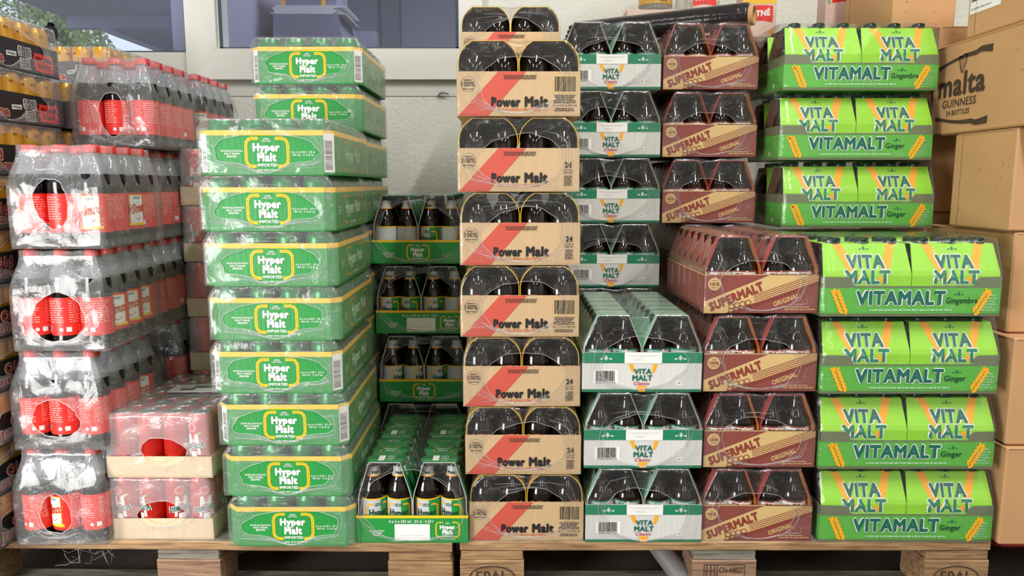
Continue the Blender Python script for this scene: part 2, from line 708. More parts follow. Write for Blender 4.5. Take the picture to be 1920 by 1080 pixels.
def emblem(cx, cy, s):
    """small ear of grain between two short bars"""
    gs = [ell(cx, cy + s * 0.6, s * 0.16, s * 0.34, 8)]
    for k in (0, 1):
        for q in (1, -1):
            gs.append(ell(cx + q * s * 0.32, cy + s * (0.2 - 0.5 * k), s * 0.34, s * 0.15, 8, q * 0.8))
    gs.append(rect(cx - s * 0.05, cy - s, cx + s * 0.05, cy + s * 0.4))
    gs.append(rect(cx - s * 1.9, cy - s * 0.45, cx - s * 0.95, cy - s * 0.1))
    gs.append(rect(cx + s * 0.95, cy - s * 0.45, cx + s * 1.9, cy - s * 0.1))
    return merge(*gs)


def front(y, eps=0.0004):
    return lambda u, v: (u, y - eps, v)


def right(x, eps=0.0004):
    return lambda u, v: (x + eps, u, v)


def left(x, eps=0.0004):
    return lambda u, v: (-x - eps, -u, v)


def top(z, eps=0.0004):
    return lambda u, v: (u, v, z + eps)


def cyl(r, eps=0.0005):
    R = r + eps
    return lambda u, v: (R * math.sin(u / R), -R * math.cos(u / R), v)


# ------------------------------------------------------------------ things out of nodes (shared meshes, separate objects)


class Node:
    def __init__(self, name, me=None, loc=(0, 0, 0), rz=0.0, kids=None, label=None, kind=None, sx=1.0):
        self.sx = sx
        self.name, self.me, self.loc, self.rz, self.kids, self.label, self.kind = name, me, loc, rz, kids or [], label, kind


def spawn(n, parent):
    o = bpy.data.objects.new(n.name, n.me)
    COL.objects.link(o)
    o.parent = parent
    o.location = n.loc
    o.rotation_euler = (0, 0, n.rz)
    o.scale = (n.sx, 1, 1)
    if n.label:
        o['label'] = n.label
    for k in n.kids:
        spawn(k, o)
    return o


def thing(name, kids, loc, rz, label, cat, group=None, me=None, rot=None):
    o = bpy.data.objects.new(name, me)
    COL.objects.link(o)
    o.location = loc
    o.rotation_euler = rot or (0, 0, rz)
    o['label'] = label
    o['category'] = cat
    if group:
        o['group'] = group
    for k in kids:
        spawn(k, o)
    return o


def structure(name, me, loc=(0, 0, 0)):
    o = bpy.data.objects.new(name, me)
    COL.objects.link(o)
    o.location = loc
    o['kind'] = 'structure'
    return o


# ------------------------------------------------------------------ shared bits of packs
def film(outline, d, hole, fm, seed=0, creases=26, amp=0.0022, yfun=None, swap=False, edge='film_edge', ripple=0.0, pitch=0.06, back=True, rim=0.0007, zclear=0.0, clear='film_tight', zlow=0.0):
    """shrink film round a pack: front panel with an oval opening, a tunnel along the depth, back panel with an opening"""
    rnd = random.Random(seed)
    mb = MB()
    hx, hz, rx, rz = hole
    N, K = 72, 7
    ph = [rnd.uniform(0, 6.28) for _ in range(8)]
    n = len(outline)

    def cast(a):
        dx, dz = math.cos(a), math.sin(a)
        best = None
        for i in range(n):
            x1, z1 = outline[i]
            x2, z2 = outline[(i + 1) % n]
            ex, ez = x2 - x1, z2 - z1
            den = dx * ez - dz * ex
            if abs(den) < 1e-12:
                continue
            t = ((x1 - hx) * ez - (z1 - hz) * ex) / den
            s = ((x1 - hx) * dz - (z1 - hz) * dx) / den
            if t > 0 and -1e-6 <= s <= 1 + 1e-6 and (best is None or t < best):
                best = t
        t = best or 0.05
        return hx + dx * t, hz + dz * t

    # angles: even ones plus the corners of the outline
    angs = sorted(set([round(2 * PI * i / N, 5) for i in range(N)] + [round(math.atan2(p[1] - hz, p[0] - hx) % (2 * PI), 5) for p in outline]))
    NA = len(angs)
    O = [cast(a) for a in angs]
    I = []
    for a, o in zip(angs, O):
        w = 1 + 0.05 * math.sin(2 * a + ph[0]) + 0.04 * math.sin(3 * a + ph[1]) + 0.02 * math.sin(7 * a + ph[2]) + 0.012 * math.sin(13 * a + ph[3])
        x, z = hx + rx * w * math.cos(a), hz + rz * w * math.sin(a)
        ro = math.hypot(o[0] - hx, o[1] - hz)
        ri = math.hypot(x - hx, z - hz)
        if ri > ro * 0.93:
            k = ro * 0.93 / ri
            x, z = hx + (x - hx) * k, hz + (z - hz) * k
        I.append((x, z))

    def surf(x, z, t):
        y = -d / 2 - 0.0016
        if yfun:
            y += yfun(x, z)
        s = math.sin(PI * min(1, t * 0.9 + 0.1))
        y += -amp * s * (0.6 + math.sin(x * 70 + ph[4] + z * 40) * 0.6 + math.sin(z * 95 + ph[5] - x * 30) * 0.5)
        y = min(y, -d / 2 - 0.0008 + (yfun(x, z) if yfun else 0))
        return y

    def fv(x, y, z):
        return (-y, x, z) if swap else (x, y, z)

    vs, fs = [], []
    for k in range(K + 1):
        t = k / K
        for i in range(NA):
            x = I[i][0] + (O[i][0] - I[i][0]) * t
            z = I[i][1] + (O[i][1] - I[i][1]) * t
            vs.append(fv(x, surf(x, z, t), max(z, 0.0008)))
    for k in range(K):
        for i in range(NA):
            j = (i + 1) % NA
            fs.append((k * NA + i, k * NA + j, (k + 1) * NA + j, (k + 1) * NA + i))
    # tunnel
    S = 14
    base = K * NA
    prev = base
    for s in range(1, S + 1):
        y = -d / 2 + d * s / S + (0.0016 if s == S else 0)
        cur = len(vs)
        for i in range(NA):
            x, z = O[i]
            rr = 1.0
            if ripple and z > 0.012:
                rr = 1 - ripple * (0.5 - 0.5 * math.cos(2 * PI * (y + d / 2) / pitch)) if s not in (0, S) else 1
            yy = y if not (yfun and s == S) else y - yfun(x, z)
            vs.append(fv(x * rr, yy, max(0.0008, z if z < 0.02 else z - 0.0006 * (1 + math.sin(y * 60 + x * 90 + ph[6])))))
        for i in range(NA):
            j = (i + 1) % NA
            fs.append((prev + i, prev + j, cur + j, cur + i))
        prev = cur
    # back panel
    if back:
        cur = len(vs)
        for i in range(NA):
            x, z = I[i]
            vs.append(fv(x, d / 2 + 0.001 - (yfun(x, z) if yfun else 0), max(z, 0.0008)))
        for i in range(NA):
            j = (i + 1) % NA
            fs.append((prev + i, prev + j, cur + j, cur + i))
    if zclear > 0:
        lowf = [f for f in fs if zlow <= max(vs[q][2] for q in f) < zclear]
        higf = [f for f in fs if not (zlow <= max(vs[q][2] for q in f) < zclear)]
        o0 = len(mb.v)
        mb.add(vs, higf, fm, True)
        kk = mb._m(clear)
        for f in lowf:
            mb.f.append(tuple(q + o0 for q in f))
            mb.mi.append(kk)
            mb.sm.append(True)
    else:
        mb.add(vs, fs, fm, True)
    # rim of the opening and creases running outwards from it
    mb.tube([fv(I[i][0], surf(I[i][0], I[i][1], 0) - 0.0004, max(0.001, I[i][1])) for i in range(NA)], rim, edge, 4, True)
    for c in range(creases):
        lo = rnd.random() < 0.7
        a = rnd.uniform(PI * 1.08, PI * 1.92) if lo else rnd.uniform(0, 2 * PI)
        i0 = min(range(NA), key=lambda q: abs(angs[q] - a))
        t0 = rnd.uniform(0, 0.4)
        t1 = min(0.97, t0 + rnd.uniform(0.2, 0.6))
        dr = rnd.uniform(-0.05, 0.05) * NA
        if rnd.random() < 0.6:
            # running along the opening
            dr = rnd.choice([-1, 1]) * rnd.uniform(0.08, 0.2) * NA
            t1 = min(0.95, t0 + rnd.uniform(0.0, 0.25))
        pts = []
        for s in range(6):
            q = s / 5
            t = t0 + (t1 - t0) * q
            f = i0 + dr * q
            i = int(math.floor(f)) % NA
            x = I[i][0] + (O[i][0] - I[i][0]) * t
            z = I[i][1] + (O[i][1] - I[i][1]) * t
            x += 0.0015 * math.sin(q * 5 + c)
            pts.append(fv(x, surf(x, z, t) - 0.0003, max(0.0012, z)))
        r = rnd.uniform(0.00018, 0.00045)
        mb.tube(pts, [r * 0.3, r, r * 1.1, r, r * 0.8, r * 0.2], edge, 4)
    return mb.mesh('shrink_film')


def tray_shell(mb, w, d, h, m, ch=0.0, t=0.002):
    """open tray, optionally with cut corners"""
    def octo(w_, d_, c):
        a, b = w_ / 2, d_ / 2
        if c <= 0:
            return [(-a, -b), (a, -b), (a, b), (-a, b)]
        return [(-a + c, -b), (a - c, -b), (a, -b + c), (a, b - c), (a - c, b), (-a + c, b), (-a, b - c), (-a, -b + c)]
    o = octo(w, d, ch)
    i = octo(w - 2 * t, d - 2 * t, ch * 0.96)
    n = len(o)
    vs = [(x, y, 0) for x, y in o] + [(x, y, h) for x, y in o] + [(x, y, h) for x, y in i] + [(x, y, t) for x, y in i]
    fs = [tuple(range(n - 1, -1, -1)), tuple(range(3 * n, 4 * n))]
    for r in range(3):
        for k in range(n):
            j = (k + 1) % n
            fs.append((r * n + k, r * n + j, (r + 1) * n + j, (r + 1) * n + k))
    mb.add(vs, fs, m)


def band(mb, w, d, z0, z1, m, ch, eps=0.0004):
    """printed stripe all round a tray"""
    a, b, c = w / 2 + eps, d / 2 + eps, ch
    o = [(-a + c, -b), (a - c, -b), (a, -b + c), (a, b - c), (a - c, b), (-a + c, b), (-a, b - c), (-a, -b + c)] if c > 0 else [(-a, -b), (a, -b), (a, b), (-a, b)]
    n = len(o)
    vs = [(x, y, z0) for x, y in o] + [(x, y, z1) for x, y in o]
    mb.add(vs, [(k, (k + 1) % n, n + (k + 1) % n, n + k) for k in range(n)], m)


def can_mesh(r, h, body, decals=None):
    mb = MB()
    mb.lathe([(0.0, 0.003), (r * 0.78, 0.0015), (r * 0.80, 0.0), (r * 0.84, 0.001, 'can_metal'), (r, 0.010, 'can_metal'), (r, h - 0.013, body), (r * 0.99, h - 0.011, body),
              (r * 0.85, h - 0.002, body), (r * 0.84, h, 'can_metal'), (r * 0.80, h, 'can_metal'), (r * 0.79, h - 0.005, 'can_metal'), (r * 0.5, h - 0.0045, 'can_metal'), (0.0, h - 0.0045, 'can_metal')], 22, body)
    mb.box((-0.006, -0.011, h - 0.0046), (0.006, 0.006, h - 0.003), 'can_metal')
    if decals:
        decals(mb)
    return mb.mesh('can')


def sleeve_mesh(prof, y0, y1, outm, inm, edgem, axis='y', t=0.0012, decals=None, shrink=0.0):
    """paper carrier: a sleeve with open ends; prof is its section (u,z), counter-clockwise"""
    mb = MB()
    n = len(prof)
    cu = sum(p[0] for p in prof) / n
    cz = sum(p[1] for p in prof) / n

    def inset(p):
        du, dz = p[0] - cu, p[1] - cz
        l = math.hypot(du, dz)
        k = (l - t) / l
        return (cu + du * k, cz + dz * k)
    inner = [inset(p) for p in prof]

    def P(p, y):
        return (p[0], y, p[1]) if axis == 'y' else (y, p[0], p[1])

    def ends(p, y, s):
        return y + s * shrink * max(0, (p[1] - 0.09) / 0.07)
    for pr, m, rev in ((prof, outm, False), (inner, inm, True)):
        vs = [P(p, ends(p, y0, 1)) for p in pr] + [P(p, ends(p, y1, -1)) for p in pr]
        fs = [(i, (i + 1) % n, n + (i + 1) % n, n + i) for i in range(n)]
        mb.add(vs, fs, m)
    for y, s in ((y0, 1), (y1, -1)):
        vs = [P(p, ends(p, y, s)) for p in prof] + [P(p, ends(p, y, s)) for p in inner]
        mb.add(vs, [(i, (i + 1) % n, n + (i + 1) % n, n + i) for i in range(n)], edgem)
    if decals:
        decals(mb)
    return mb.mesh('carton_sleeve')


def bottle_mesh(prof, m='brown_glass', seg=22):
    mb = MB()
    mb.lathe(prof, seg, m)
    return mb.mesh('bottle')


def cap_mesh(r, z0, z1, m):
    mb = MB()
    mb.lathe([(r * 1.04, z0), (r * 1.08, z0 + 0.001), (r, z1 - 0.002), (r * 0.8, z1), (0, z1 + 0.0003)], 18, m)
    for k in range(18):
        a = 2 * PI * k / 18
        mb.box((r * 1.02 * math.cos(a) - 0.0006, r * 1.02 * math.sin(a) - 0.0006, z0), (r * 1.02 * math.cos(a) + 0.0006, r * 1.02 * math.sin(a) + 0.0006, z1 - 0.002), m)
    return mb.mesh('cap')


# ------------------------------------------------------------------ green can trays
HW, HD, HH = 0.280, 0.376, 0.117


def hyper_logo(mb, fn0, fn1, cx, cy, s, m='ink_white', rich=True):
    """laurel brackets round the two-line brand, s = half height of the brackets"""
    hw = s * 1.52
    if rich:
        mb.decal(bracket(cx, cy, hw, s, s * 0.125), fn1, 'ink_yellow')
    else:
        mb.decal(bracket_line(cx, cy, hw, s, s * 0.16), fn1, 'ink_yellow')
    mb.decal(fit(text2d('Hyper', 0.075), cx - s * 1.03, cy - s * 0.10, cx + s * 0.93, cy + s * 0.66), fn1, m)
    mb.decal(fit(text2d('Malt', 0.075), cx - s * 0.72, cy - s * 0.66, cx + s * 0.67, cy - s * 0.02), fn1, m)
    mb.decal(fit(text2d('JAMMED\nWITH TASTE', 0.02, res=1), cx - s * 0.36, cy + s * 0.74, cx + s * 0.32, cy + s * 1.02), fn1, m)
    mb.decal(fit(text2d('IMPORTED', 0.04), cx - s * 0.72, cy - s * 1.02, cx + s * 0.74, cy - s * 0.8), fn1, m)
    mb.decal(fit(text2d('LOADED WITH VITAMIN B', 0.02, res=1), cx - s * 0.95, cy - s * 1.36, cx + s * 1.0, cy - s * 1.2), fn1, m)


def hyper_tray(barcodes):
    mb = MB()
    th = 0.092
    tray_shell(mb, HW, HD, th, 'hyper_green', 0.020)
    band(mb, HW, HD, th - 0.0105, th + 0.0002, 'ink_yellow', 0.020)
    U = lambda x: (x - 497.5) * 0.3137e-3
    V = lambda y: (828 - y) * 0.314e-3
    f0, f1 = front(-HD / 2, 0.0005), front(-HD / 2, 0.0008)
    hyper_logo(mb, f0, f1, U(510), V(679), 0.0286)
    mb.decal(fit(text2d('NON-ALCOHOLIC\nMALT DRINK\nBREWED', 0.03, res=1), U(205), V(712), U(352), V(662)), f1, 'ink_white')
    mb.decal(fit(text2d('4 x 6 x 0.33 l · 33 cl\n330 ml · 11.2 fl oz', 0.025, res=1), U(668), V(702), U(825), V(670)), f1, 'ink_white')
    for fn in (right(HW / 2, 0.0006), left(HW / 2, 0.0006)):
        mb.decal(fit(text2d('Hyper Malt', 0.045), -0.075, 0.024, 0.085, 0.062), fn, 'ink_pale')
        mb.decal(bracket_line(0.005, 0.043, 0.105, 0.030, 0.004), fn, 'ink_gold')
        mb.decal(fit(text2d('NON-ALCOHOLIC\nMALT DRINK\nBREWED', 0.03, res=1), -0.152, 0.034, -0.112, 0.052), fn, 'ink_pale')
        mb.decal(fit(text2d('IMPORTED', 0.04, res=1), -0.025, 0.010, 0.035, 0.016), fn, 'ink_pale')
    if barcodes:
        c = 0.02
        for s in (1, -1):
            def ch(u, v, e=0.0006, s=s):
                t = u
                return (s * (HW / 2 - c + c * t + e * 0.7), -HD / 2 + c * t - e * 0.7, v)
            mb.decal(rect(0.06, 0.006, 0.94, 0.086), ch, 'ink_white')
            gs = []
            rnd = random.Random(5)
            z = 0.012
            while z < 0.072:
                h = rnd.choice([0.0008, 0.0014, 0.002])
                gs.append(rect(0.15, z, 0.75, z + h))
                z += h + rnd.choice([0.0009, 0.0014, 0.0019])
            mb.decal(merge(*gs), lambda u, v: ch(u, v, 0.001), 'ink_black')
    return mb.mesh('tray')


HTRAY = [hyper_tray(False), hyper_tray(True)]
CAN_G = can_mesh(0.0303, 0.1135, 'can_green')
H_OUT = [(-0.1405, 0.002), (0.1405, 0.002), (0.1405, 0.094), (0.133, 0.108), (0.127, 0.1165), (-0.127, 0.1165), (-0.133, 0.108), (-0.1405, 0.094)]
HFILM = [film(H_OUT, HD, (0.0, 0.046, 0.103, 0.042), 'film_can', s, 44) for s in (1, 2, 3, 4)]


def hyper_can_case(px, Y, lvl, label, group, bar=False, full=False, seed=0, hidden=False, x=None, rz=0.0):
    z = 0.144 + HH * lvl
    kids = [Node('tray', HTRAY[1 if bar else 0]), Node('shrink_film', HFILM[seed % 4])]
    if not hidden:
        for i in range(4):
            for j in range(6):
                if full or j == 0 or i == 3 or (j == 1 and i in (1, 2)):
                    kids.append(Node('can', CAN_G, ((i - 1.5) * 0.066, (j - 2.5) * 0.0615, 0.0022), random.Random(i * 7 + j).uniform(0, 6)))
    xx = x if x is not None else wx(px, Y, z + 0.04)
    thing('can_case', kids, (xx, Y + HD / 2, z), rz, label, 'drinks case', group)


ORD8 = ['lowest', 'second lowest', 'third lowest', 'fourth lowest', 'fifth lowest', 'third highest', 'second highest', 'topmost']
for i, (px, bar) in enumerate([(546.5, 0), (539, 0), (530.5, 1), (518.5, 1), (516, 0), (507, 0), (500, 0), (498, 1)]):
    hyper_can_case(px, 1.572, i, 'green can tray with yellow stripe, %s of the tall front green stack' % ORD8[i],
                   'green can trays in the front stack', bar, full=(i == 7), seed=i, rz=random.Random(i).uniform(-0.006, 0.006))
ORDT = ['topmost', 'second from top', 'third from top', 'fourth from top', 'fifth from top', 'sixth from top', 'seventh from top', 'eighth from top', 'ninth from top', 'bottom one']
for i in range(10):
    lv = 9 - i
    hyper_can_case(578, 1.957, lv, 'green can tray against the wall, %s of the taller rear green stack' % ORDT[i],
                   'green can trays in the rear stack', i in (0, 2, 3, 5, 6), full=(i == 0), seed=i + 1, x=-0.523, rz=0.0)


# ------------------------------------------------------------------ open bottle cases in carton sleeves
def profile(half_w, pts):
    """section of a sleeve from (half-width, z) pairs going up the right side"""
    r = [(p[0], p[1]) for p in pts]
    return r + [(-p[0], p[1]) for p in reversed(r)]


def open_case_nodes(w, d, tray_me, sleeves, bottles, film_me, hidden=False):
    kids = [Node('tray', tray_me)]
    for me, x, y in sleeves:
        kids.append(Node('carton_sleeve', me, (x, y, 0.002)))
    if not hidden:
        for me, x, y, rz, sub in bottles:
            kids.append(Node('bottle', me, (x, y, 0.003), rz, [Node(n_, m_) for n_, m_ in sub]))
    kids.append(Node('shrink_film', film_me))
    return kids


# --- green trays of long-neck bottles
BW, BD, BH = 0.250, 0.362, 0.195


def hb_tray(var):
    mb = MB()
    th = 0.0645
    tray_shell(mb, BW, BD, th, 'hyper_green')
    band(mb, BW, BD, th - 0.006, th + 0.0002, 'ink_yellow', 0)
    U = lambda x: (x - 451.5) * 0.3e-3
    V = lambda y: (1030 - y) * 0.3e-3
    f1, f2 = front(-BD / 2, 0.0007), front(-BD / 2, 0.001)
    mb.decal(fit(text2d('NON-ALCOHOLIC\nMALT DRINK\nBREWED', 0.03, res=1), U(130), V(974), U(240), V(928)), f1, 'ink_white')
    if var == 0:
        mb.decal(fit(text2d('4 x 6 x 330 ml · 33 cl · 0,33 l', 0.025, res=1), U(275), V(876), U(608), V(848)), f1, 'ink_white')
        mb.decal(rect(U(318), V(1012), U(582), V(882)), f1, 'ink_white')
        mb.decal(tiny_lines(U(330), V(1000), U(570), V(960), 2, 3, fill=0.25), f2, 'label_silver')
        hyper_logo(mb, f1, f1, U(715), V(926), 0.0172, rich=False)
    else:
        hyper_logo(mb, f1, f1, U(451), V(925), 0.0195, rich=False)
        mb.decal(fit(text2d('4 x 6 x 0.33 l · 33 cl\n330 ml · 11.2 fl oz', 0.025, res=1), U(660), V(962), U(760), V(938)), f1, 'ink_pale')
    return mb.mesh('tray')


def hb_sleeve_decal(y0, y1):
    def dec(mb):
        f = top(0.1845, 0.0005)
        L = y1 - y0
        for k in range(1):
            a = y0 + 0.012
            mb.decal(rect(-0.016, a, -0.002, a + 0.03), f, 'ink_white')
            mb.decal(tiny_lines(0.003, a, 0.022, a + 0.03, 5, 2, False, 0.4), f, 'ink_pale')
            mb.decal(bracket_line(0.002, a + 0.068, 0.022, 0.018, 0.003), f, 'ink_gold')
            mb.decal(fit(text2d('Hyper\nMalt', 0.05, res=1), -0.014, a + 0.056, 0.018, a + 0.08), f, 'ink_pale')
            mb.decal(fit(text2d('IMPORTED', 0.04, res=1), -0.012, a + 0.122, 0.015, a + 0.130), f, 'ink_pale')
    return dec


HBP = profile(0.0605, [(0.0605, 0.0), (0.0605, 0.098), (0.056, 0.118), (0.0345, 0.1845)])
HBS = [sleeve_mesh(HBP, -BD / 2 + 0.006, -0.001, 'sleeve_green', 'sleeve_inside', 'ink_white', decals=hb_sleeve_decal(-BD / 2 + 0.006, 0)),
       sleeve_mesh(HBP, 0.001, BD / 2 - 0.004, 'sleeve_green', 'sleeve_inside', 'ink_white', decals=hb_sleeve_decal(0.001, BD / 2))]
HB_BOT = bottle_mesh([(0, 0.002), (0.026, 0.0), (0.0292, 0.004), (0.0292, 0.108), (0.0275, 0.120), (0.021, 0.136), (0.0145, 0.150), (0.0130, 0.165), (0.0125, 0.180), (0.0, 0.180)])
HB_CAP = cap_mesh(0.0132, 0.176, 0.1845, 'can_green')


def hb_label():
    mb = MB()
    r = 0.0297
    mb.lathe([(r, 0.030), (r, 0.098)], 26, 'label_silver')
    f, f2 = cyl(r, 0.0004), cyl(r, 0.0008)
    mb.decal(rect(-0.09, 0.0955, 0.09, 0.0985, 30), f, 'ink_yellow')
    mb.decal(rect(0.006, 0.030, 0.040, 0.0955, 8), f, 'hyper_green')
    mb.decal(fit(text2d('Hyper', 0.05), -0.022, 0.052, 0.022, 0.074), f2, 'ink_dark_green')
    mb.decal(bracket_line(0, 0.065, 0.027, 0.02, 0.004), f2, 'ink_orange')
    mb.decal(tiny_lines(-0.010, 0.080, 0.010, 0.088, 2, 1), f2, 'ink_teal')
    return mb.mesh('label')


def hb_neck():
    mb = MB()
    mb.lathe([(0.0172, 0.147), (0.0150, 0.152), (0.0136, 0.168)], 20, 'label_silver')
    mb.lathe([(0.0178, 0.146), (0.0170, 0.149)], 20, 'ink_orange')
    f = cyl(0.0158, 0.0004)
    mb.decal(fit(text2d('Malt', 0.05), -0.009, 0.1515, 0.009, 0.1585), f, 'ink_dark_green')
    return mb.mesh('neck_label')


HB_LAB, HB_NECK = hb_label(), hb_neck()
HBT = [hb_tray(0), hb_tray(1)]
HB_OUT = [(-0.1265, 0.002), (0.1265, 0.002), (0.1265, 0.1), (0.121, 0.122), (0.099, 0.1885), (0.03, 0.1885), (0, 0.184), (-0.03, 0.1885), (-0.099, 0.1885), (-0.121, 0.122), (-0.1265, 0.1)]
HBF = [film(HB_OUT, BD, (0.0, 0.085, 0.112, 0.082), 'film_clear', 10 + s, 24, ripple=0.02, rim=0.00045) for s in range(3)]


def hyper_bottle_case(px, Y, z, var, label, group, seed=0, hidden=False, rots=(0.5, 0.0, 0.0, -0.3)):
    sl = [(HBS[k], s * 0.0612, 0) for k in (0, 1) for s in (-1, 1)]
    bots = []
    for j in range(6):
        for i in range(4):
            bx = (-1 if i < 2 else 1) * 0.0612 + (-0.0298 if i % 2 == 0 else 0.0298)
            bots.append((HB_BOT, bx, -BD / 2 + 0.035 + j * 0.0588, rots[i] + j * 0.7, [('cap', HB_CAP), ('label', HB_LAB), ('neck_label', HB_NECK)]))
    thing('bottle_case', open_case_nodes(BW, BD, HBT[var], sl, bots, HBF[seed % 3], hidden), (wx(px, Y, z + 0.03), Y + BD / 2, z), 0, label, 'drinks case', group)


hyper_bottle_case(773.5, 1.588, 0.144, 0, 'single low stacked green case of brown bottles in front of the green bottle stack', 'green bottle cases', 0)
hyper_bottle_case(794, 2.035, 0.144, 1, 'green bottle case hidden behind the single front green bottle case', 'green bottle cases', 1, True)
hyper_bottle_case(795.5, 2.035, 0.144 + BH, 1, 'green case of brown bottles, lowest in view in the rear green bottle stack', 'green bottle cases', 1, rots=(0.9, 1.0, 0.5, 2))
hyper_bottle_case(790, 2.035, 0.144 + 2 * BH, 0, 'green bottle case with blank white panel, middle of the rear green bottle stack', 'green bottle cases', 2, rots=(0.1, -0.2, 0.3, 1.2))
hyper_bottle_case(784, 2.035, 0.144 + 3 * BH, 1, 'green case of brown bottles, topmost of the rear green bottle stack', 'green bottle cases', 0, rots=(2.3, 2.0, -0.2, 1.4))

# --- tan trays of stubby bottles
PW, PD, PH = 0.258, 0.375, 0.157


def pm_tray(var):
    mb = MB()
    th = 0.091
    tray_shell(mb, PW, PD, th, 'kraft')
    U = lambda x: (x - 587.5) * 0.298e-3
    V = lambda y: (798 - y) * 0.298e-3 * 0.96 * 1.11
    f1, f2 = front(-PD / 2, 0.0006), front(-PD / 2, 0.001)
    mb.decal(poly((U(165), 0.0005), (U(375), 0.0005), (U(640), 0.0905), (U(445), 0.0905)), f1, 'ink_red')
    V = lambda y: 0.091 * (798 - y) / (798 - 510)
    mb.decal(fit(text2d('Power', 0.075), U(395), V(741), U(601), V(674)), f2, 'ink_black')
    mb.decal(fit(text2d('Malt', 0.075), U(630), V(741), U(795), V(670)), f2, 'ink_black')
    mb.decal(fit(text2d('NON-ALCOHOLIC MALT DRINK', 0.02, res=1), U(440), V(764), U(740), V(746)), f2, 'ink_red')
    mb.decal(tiny_lines(U(450), V(562), U(745), V(532), 3, 4), f2, 'ink_brown')
    mb.decal(fit(text2d('100%', 0.02), U(190), V(608), U(280), V(575)), f2, 'ink_brown')
    mb.decal(ring(U(235), V(592), 0.0155, 0.0160, 0.0005), f2, 'ink_brown')
    mb.decal(tiny_lines(U(205), V(572), U(262), V(560), 1, 2), f2, 'ink_brown')
    mb.decal(tiny_lines(U(195), V(628), U(275), V(618), 1, 2), f2, 'ink_brown')
    if var == 0:
        mb.decal(rect(U(830), V(652), U(1000), V(536)), f1, 'ink_tan')
        mb.decal(barcode(U(838), V(640), U(992), V(542), 3), f2, 'ink_black')
        mb.decal(tiny_lines(U(832), V(716), U(990), V(660), 5, 6), f2, 'ink_brown')
        mb.decal(fit(text2d('24 x 11.2 fl oz (330 ml)', 0.02, res=1), U(825), V(738), U(995), V(722)), f2, 'ink_brown')
        mb.decal(tiny_lines(U(830), V(768), U(990), V(744), 2, 8), f2, 'ink_brown')
    else:
        mb.decal(fit(text2d('24', 0.05), U(915), V(640), U(965), V(600)), f2, 'ink_black')
        mb.decal(fit(text2d('11.2 fl oz\n(330 ml)', 0.03, res=1), U(908), V(682), U(972), V(648)), f2, 'ink_brown')
        mb.decal(tiny_lines(U(910), V(760), U(970), V(690), 6, 5), f2, 'ink_brown')
    return mb.mesh('tray')


PMP = profile(0.0625, [(0.0625, 0.0), (0.0625, 0.108), (0.0605, 0.120), (0.055, 0.132), (0.046, 0.143), (0.034, 0.1515)])
PMS = [sleeve_mesh(PMP, -PD / 2 + 0.003, -0.001, 'sleeve_kraft', 'sleeve_inside', 'sleeve_yellow'), sleeve_mesh(PMP, 0.001, PD / 2 - 0.004, 'sleeve_kraft', 'sleeve_inside', 'sleeve_yellow')]
PM_BOT = bottle_mesh([(0, 0.002), (0.027, 0.0), (0.0300, 0.004), (0.0300, 0.092), (0.0285, 0.106), (0.0235, 0.120), (0.0165, 0.130), (0.0132, 0.137), (0.0128, 0.143), (0, 0.143)])
PM_CAP = cap_mesh(0.0135, 0.139, 0.1475, 'cap_brown')


def pm_label():
    mb = MB()
    r = 0.0305
    mb.lathe([(r, 0.036), (r, 0.0885)], 26, 'cola')
    f = cyl(r, 0.0004)
    mb.decal(ell(0, 0.0845, 0.006, 0.004, 14), f, 'ink_yellow')
    mb.decal(rect(-0.007, 0.083, 0.007, 0.0885, 3), f, 'label_red')
    mb.decal(tiny_lines(-0.022, 0.083, -0.010, 0.0875, 1, 1), f, 'ink_orange')
    mb.decal(tiny_lines(0.010, 0.083, 0.022, 0.0875, 1, 1), f, 'ink_orange')
    return mb.mesh('label')


PM_LAB = pm_label()
PMT = [pm_tray(0), pm_tray(1)]
PM_OUT = [(-0.1295, 0.002), (0.1295, 0.002), (0.1295, 0.108), (0.124, 0.126), (0.113, 0.143), (0.099, 0.1555), (0.03, 0.1555), (0, 0.151), (-0.03, 0.1555), (-0.099, 0.1555), (-0.113, 0.143), (-0.124, 0.126), (-0.1295, 0.108)]
PMF = [film(PM_OUT, PD, (0.004, 0.066, 0.088, 0.056), 'film_clear', 20 + s, 22, rim=0.00045) for s in range(4)]


def generic_case(name, W, D, z, px, Y, trayme, S, bot, subs, filmme, label, group, hidden, sx, bx0, rots, rows=1, depth=0.0588, rz=0.0):
    sl = [(S[k], s * sx, 0) for k in (0, 1) for s in (-1, 1)]
    bots = []
    for j in range(rows):
        for i in range(4):
            bx = (-1 if i < 2 else 1) * sx + (-bx0 if i % 2 == 0 else bx0)
            bots.append((bot, bx, -D / 2 + 0.034 + j * depth, rots[i % len(rots)] + j, subs))
    thing(name, open_case_nodes(W, D, trayme, sl, bots, filmme, hidden), (wx(px, Y, z + 0.03), Y + D / 2, z), rz, label, 'drinks case', group)


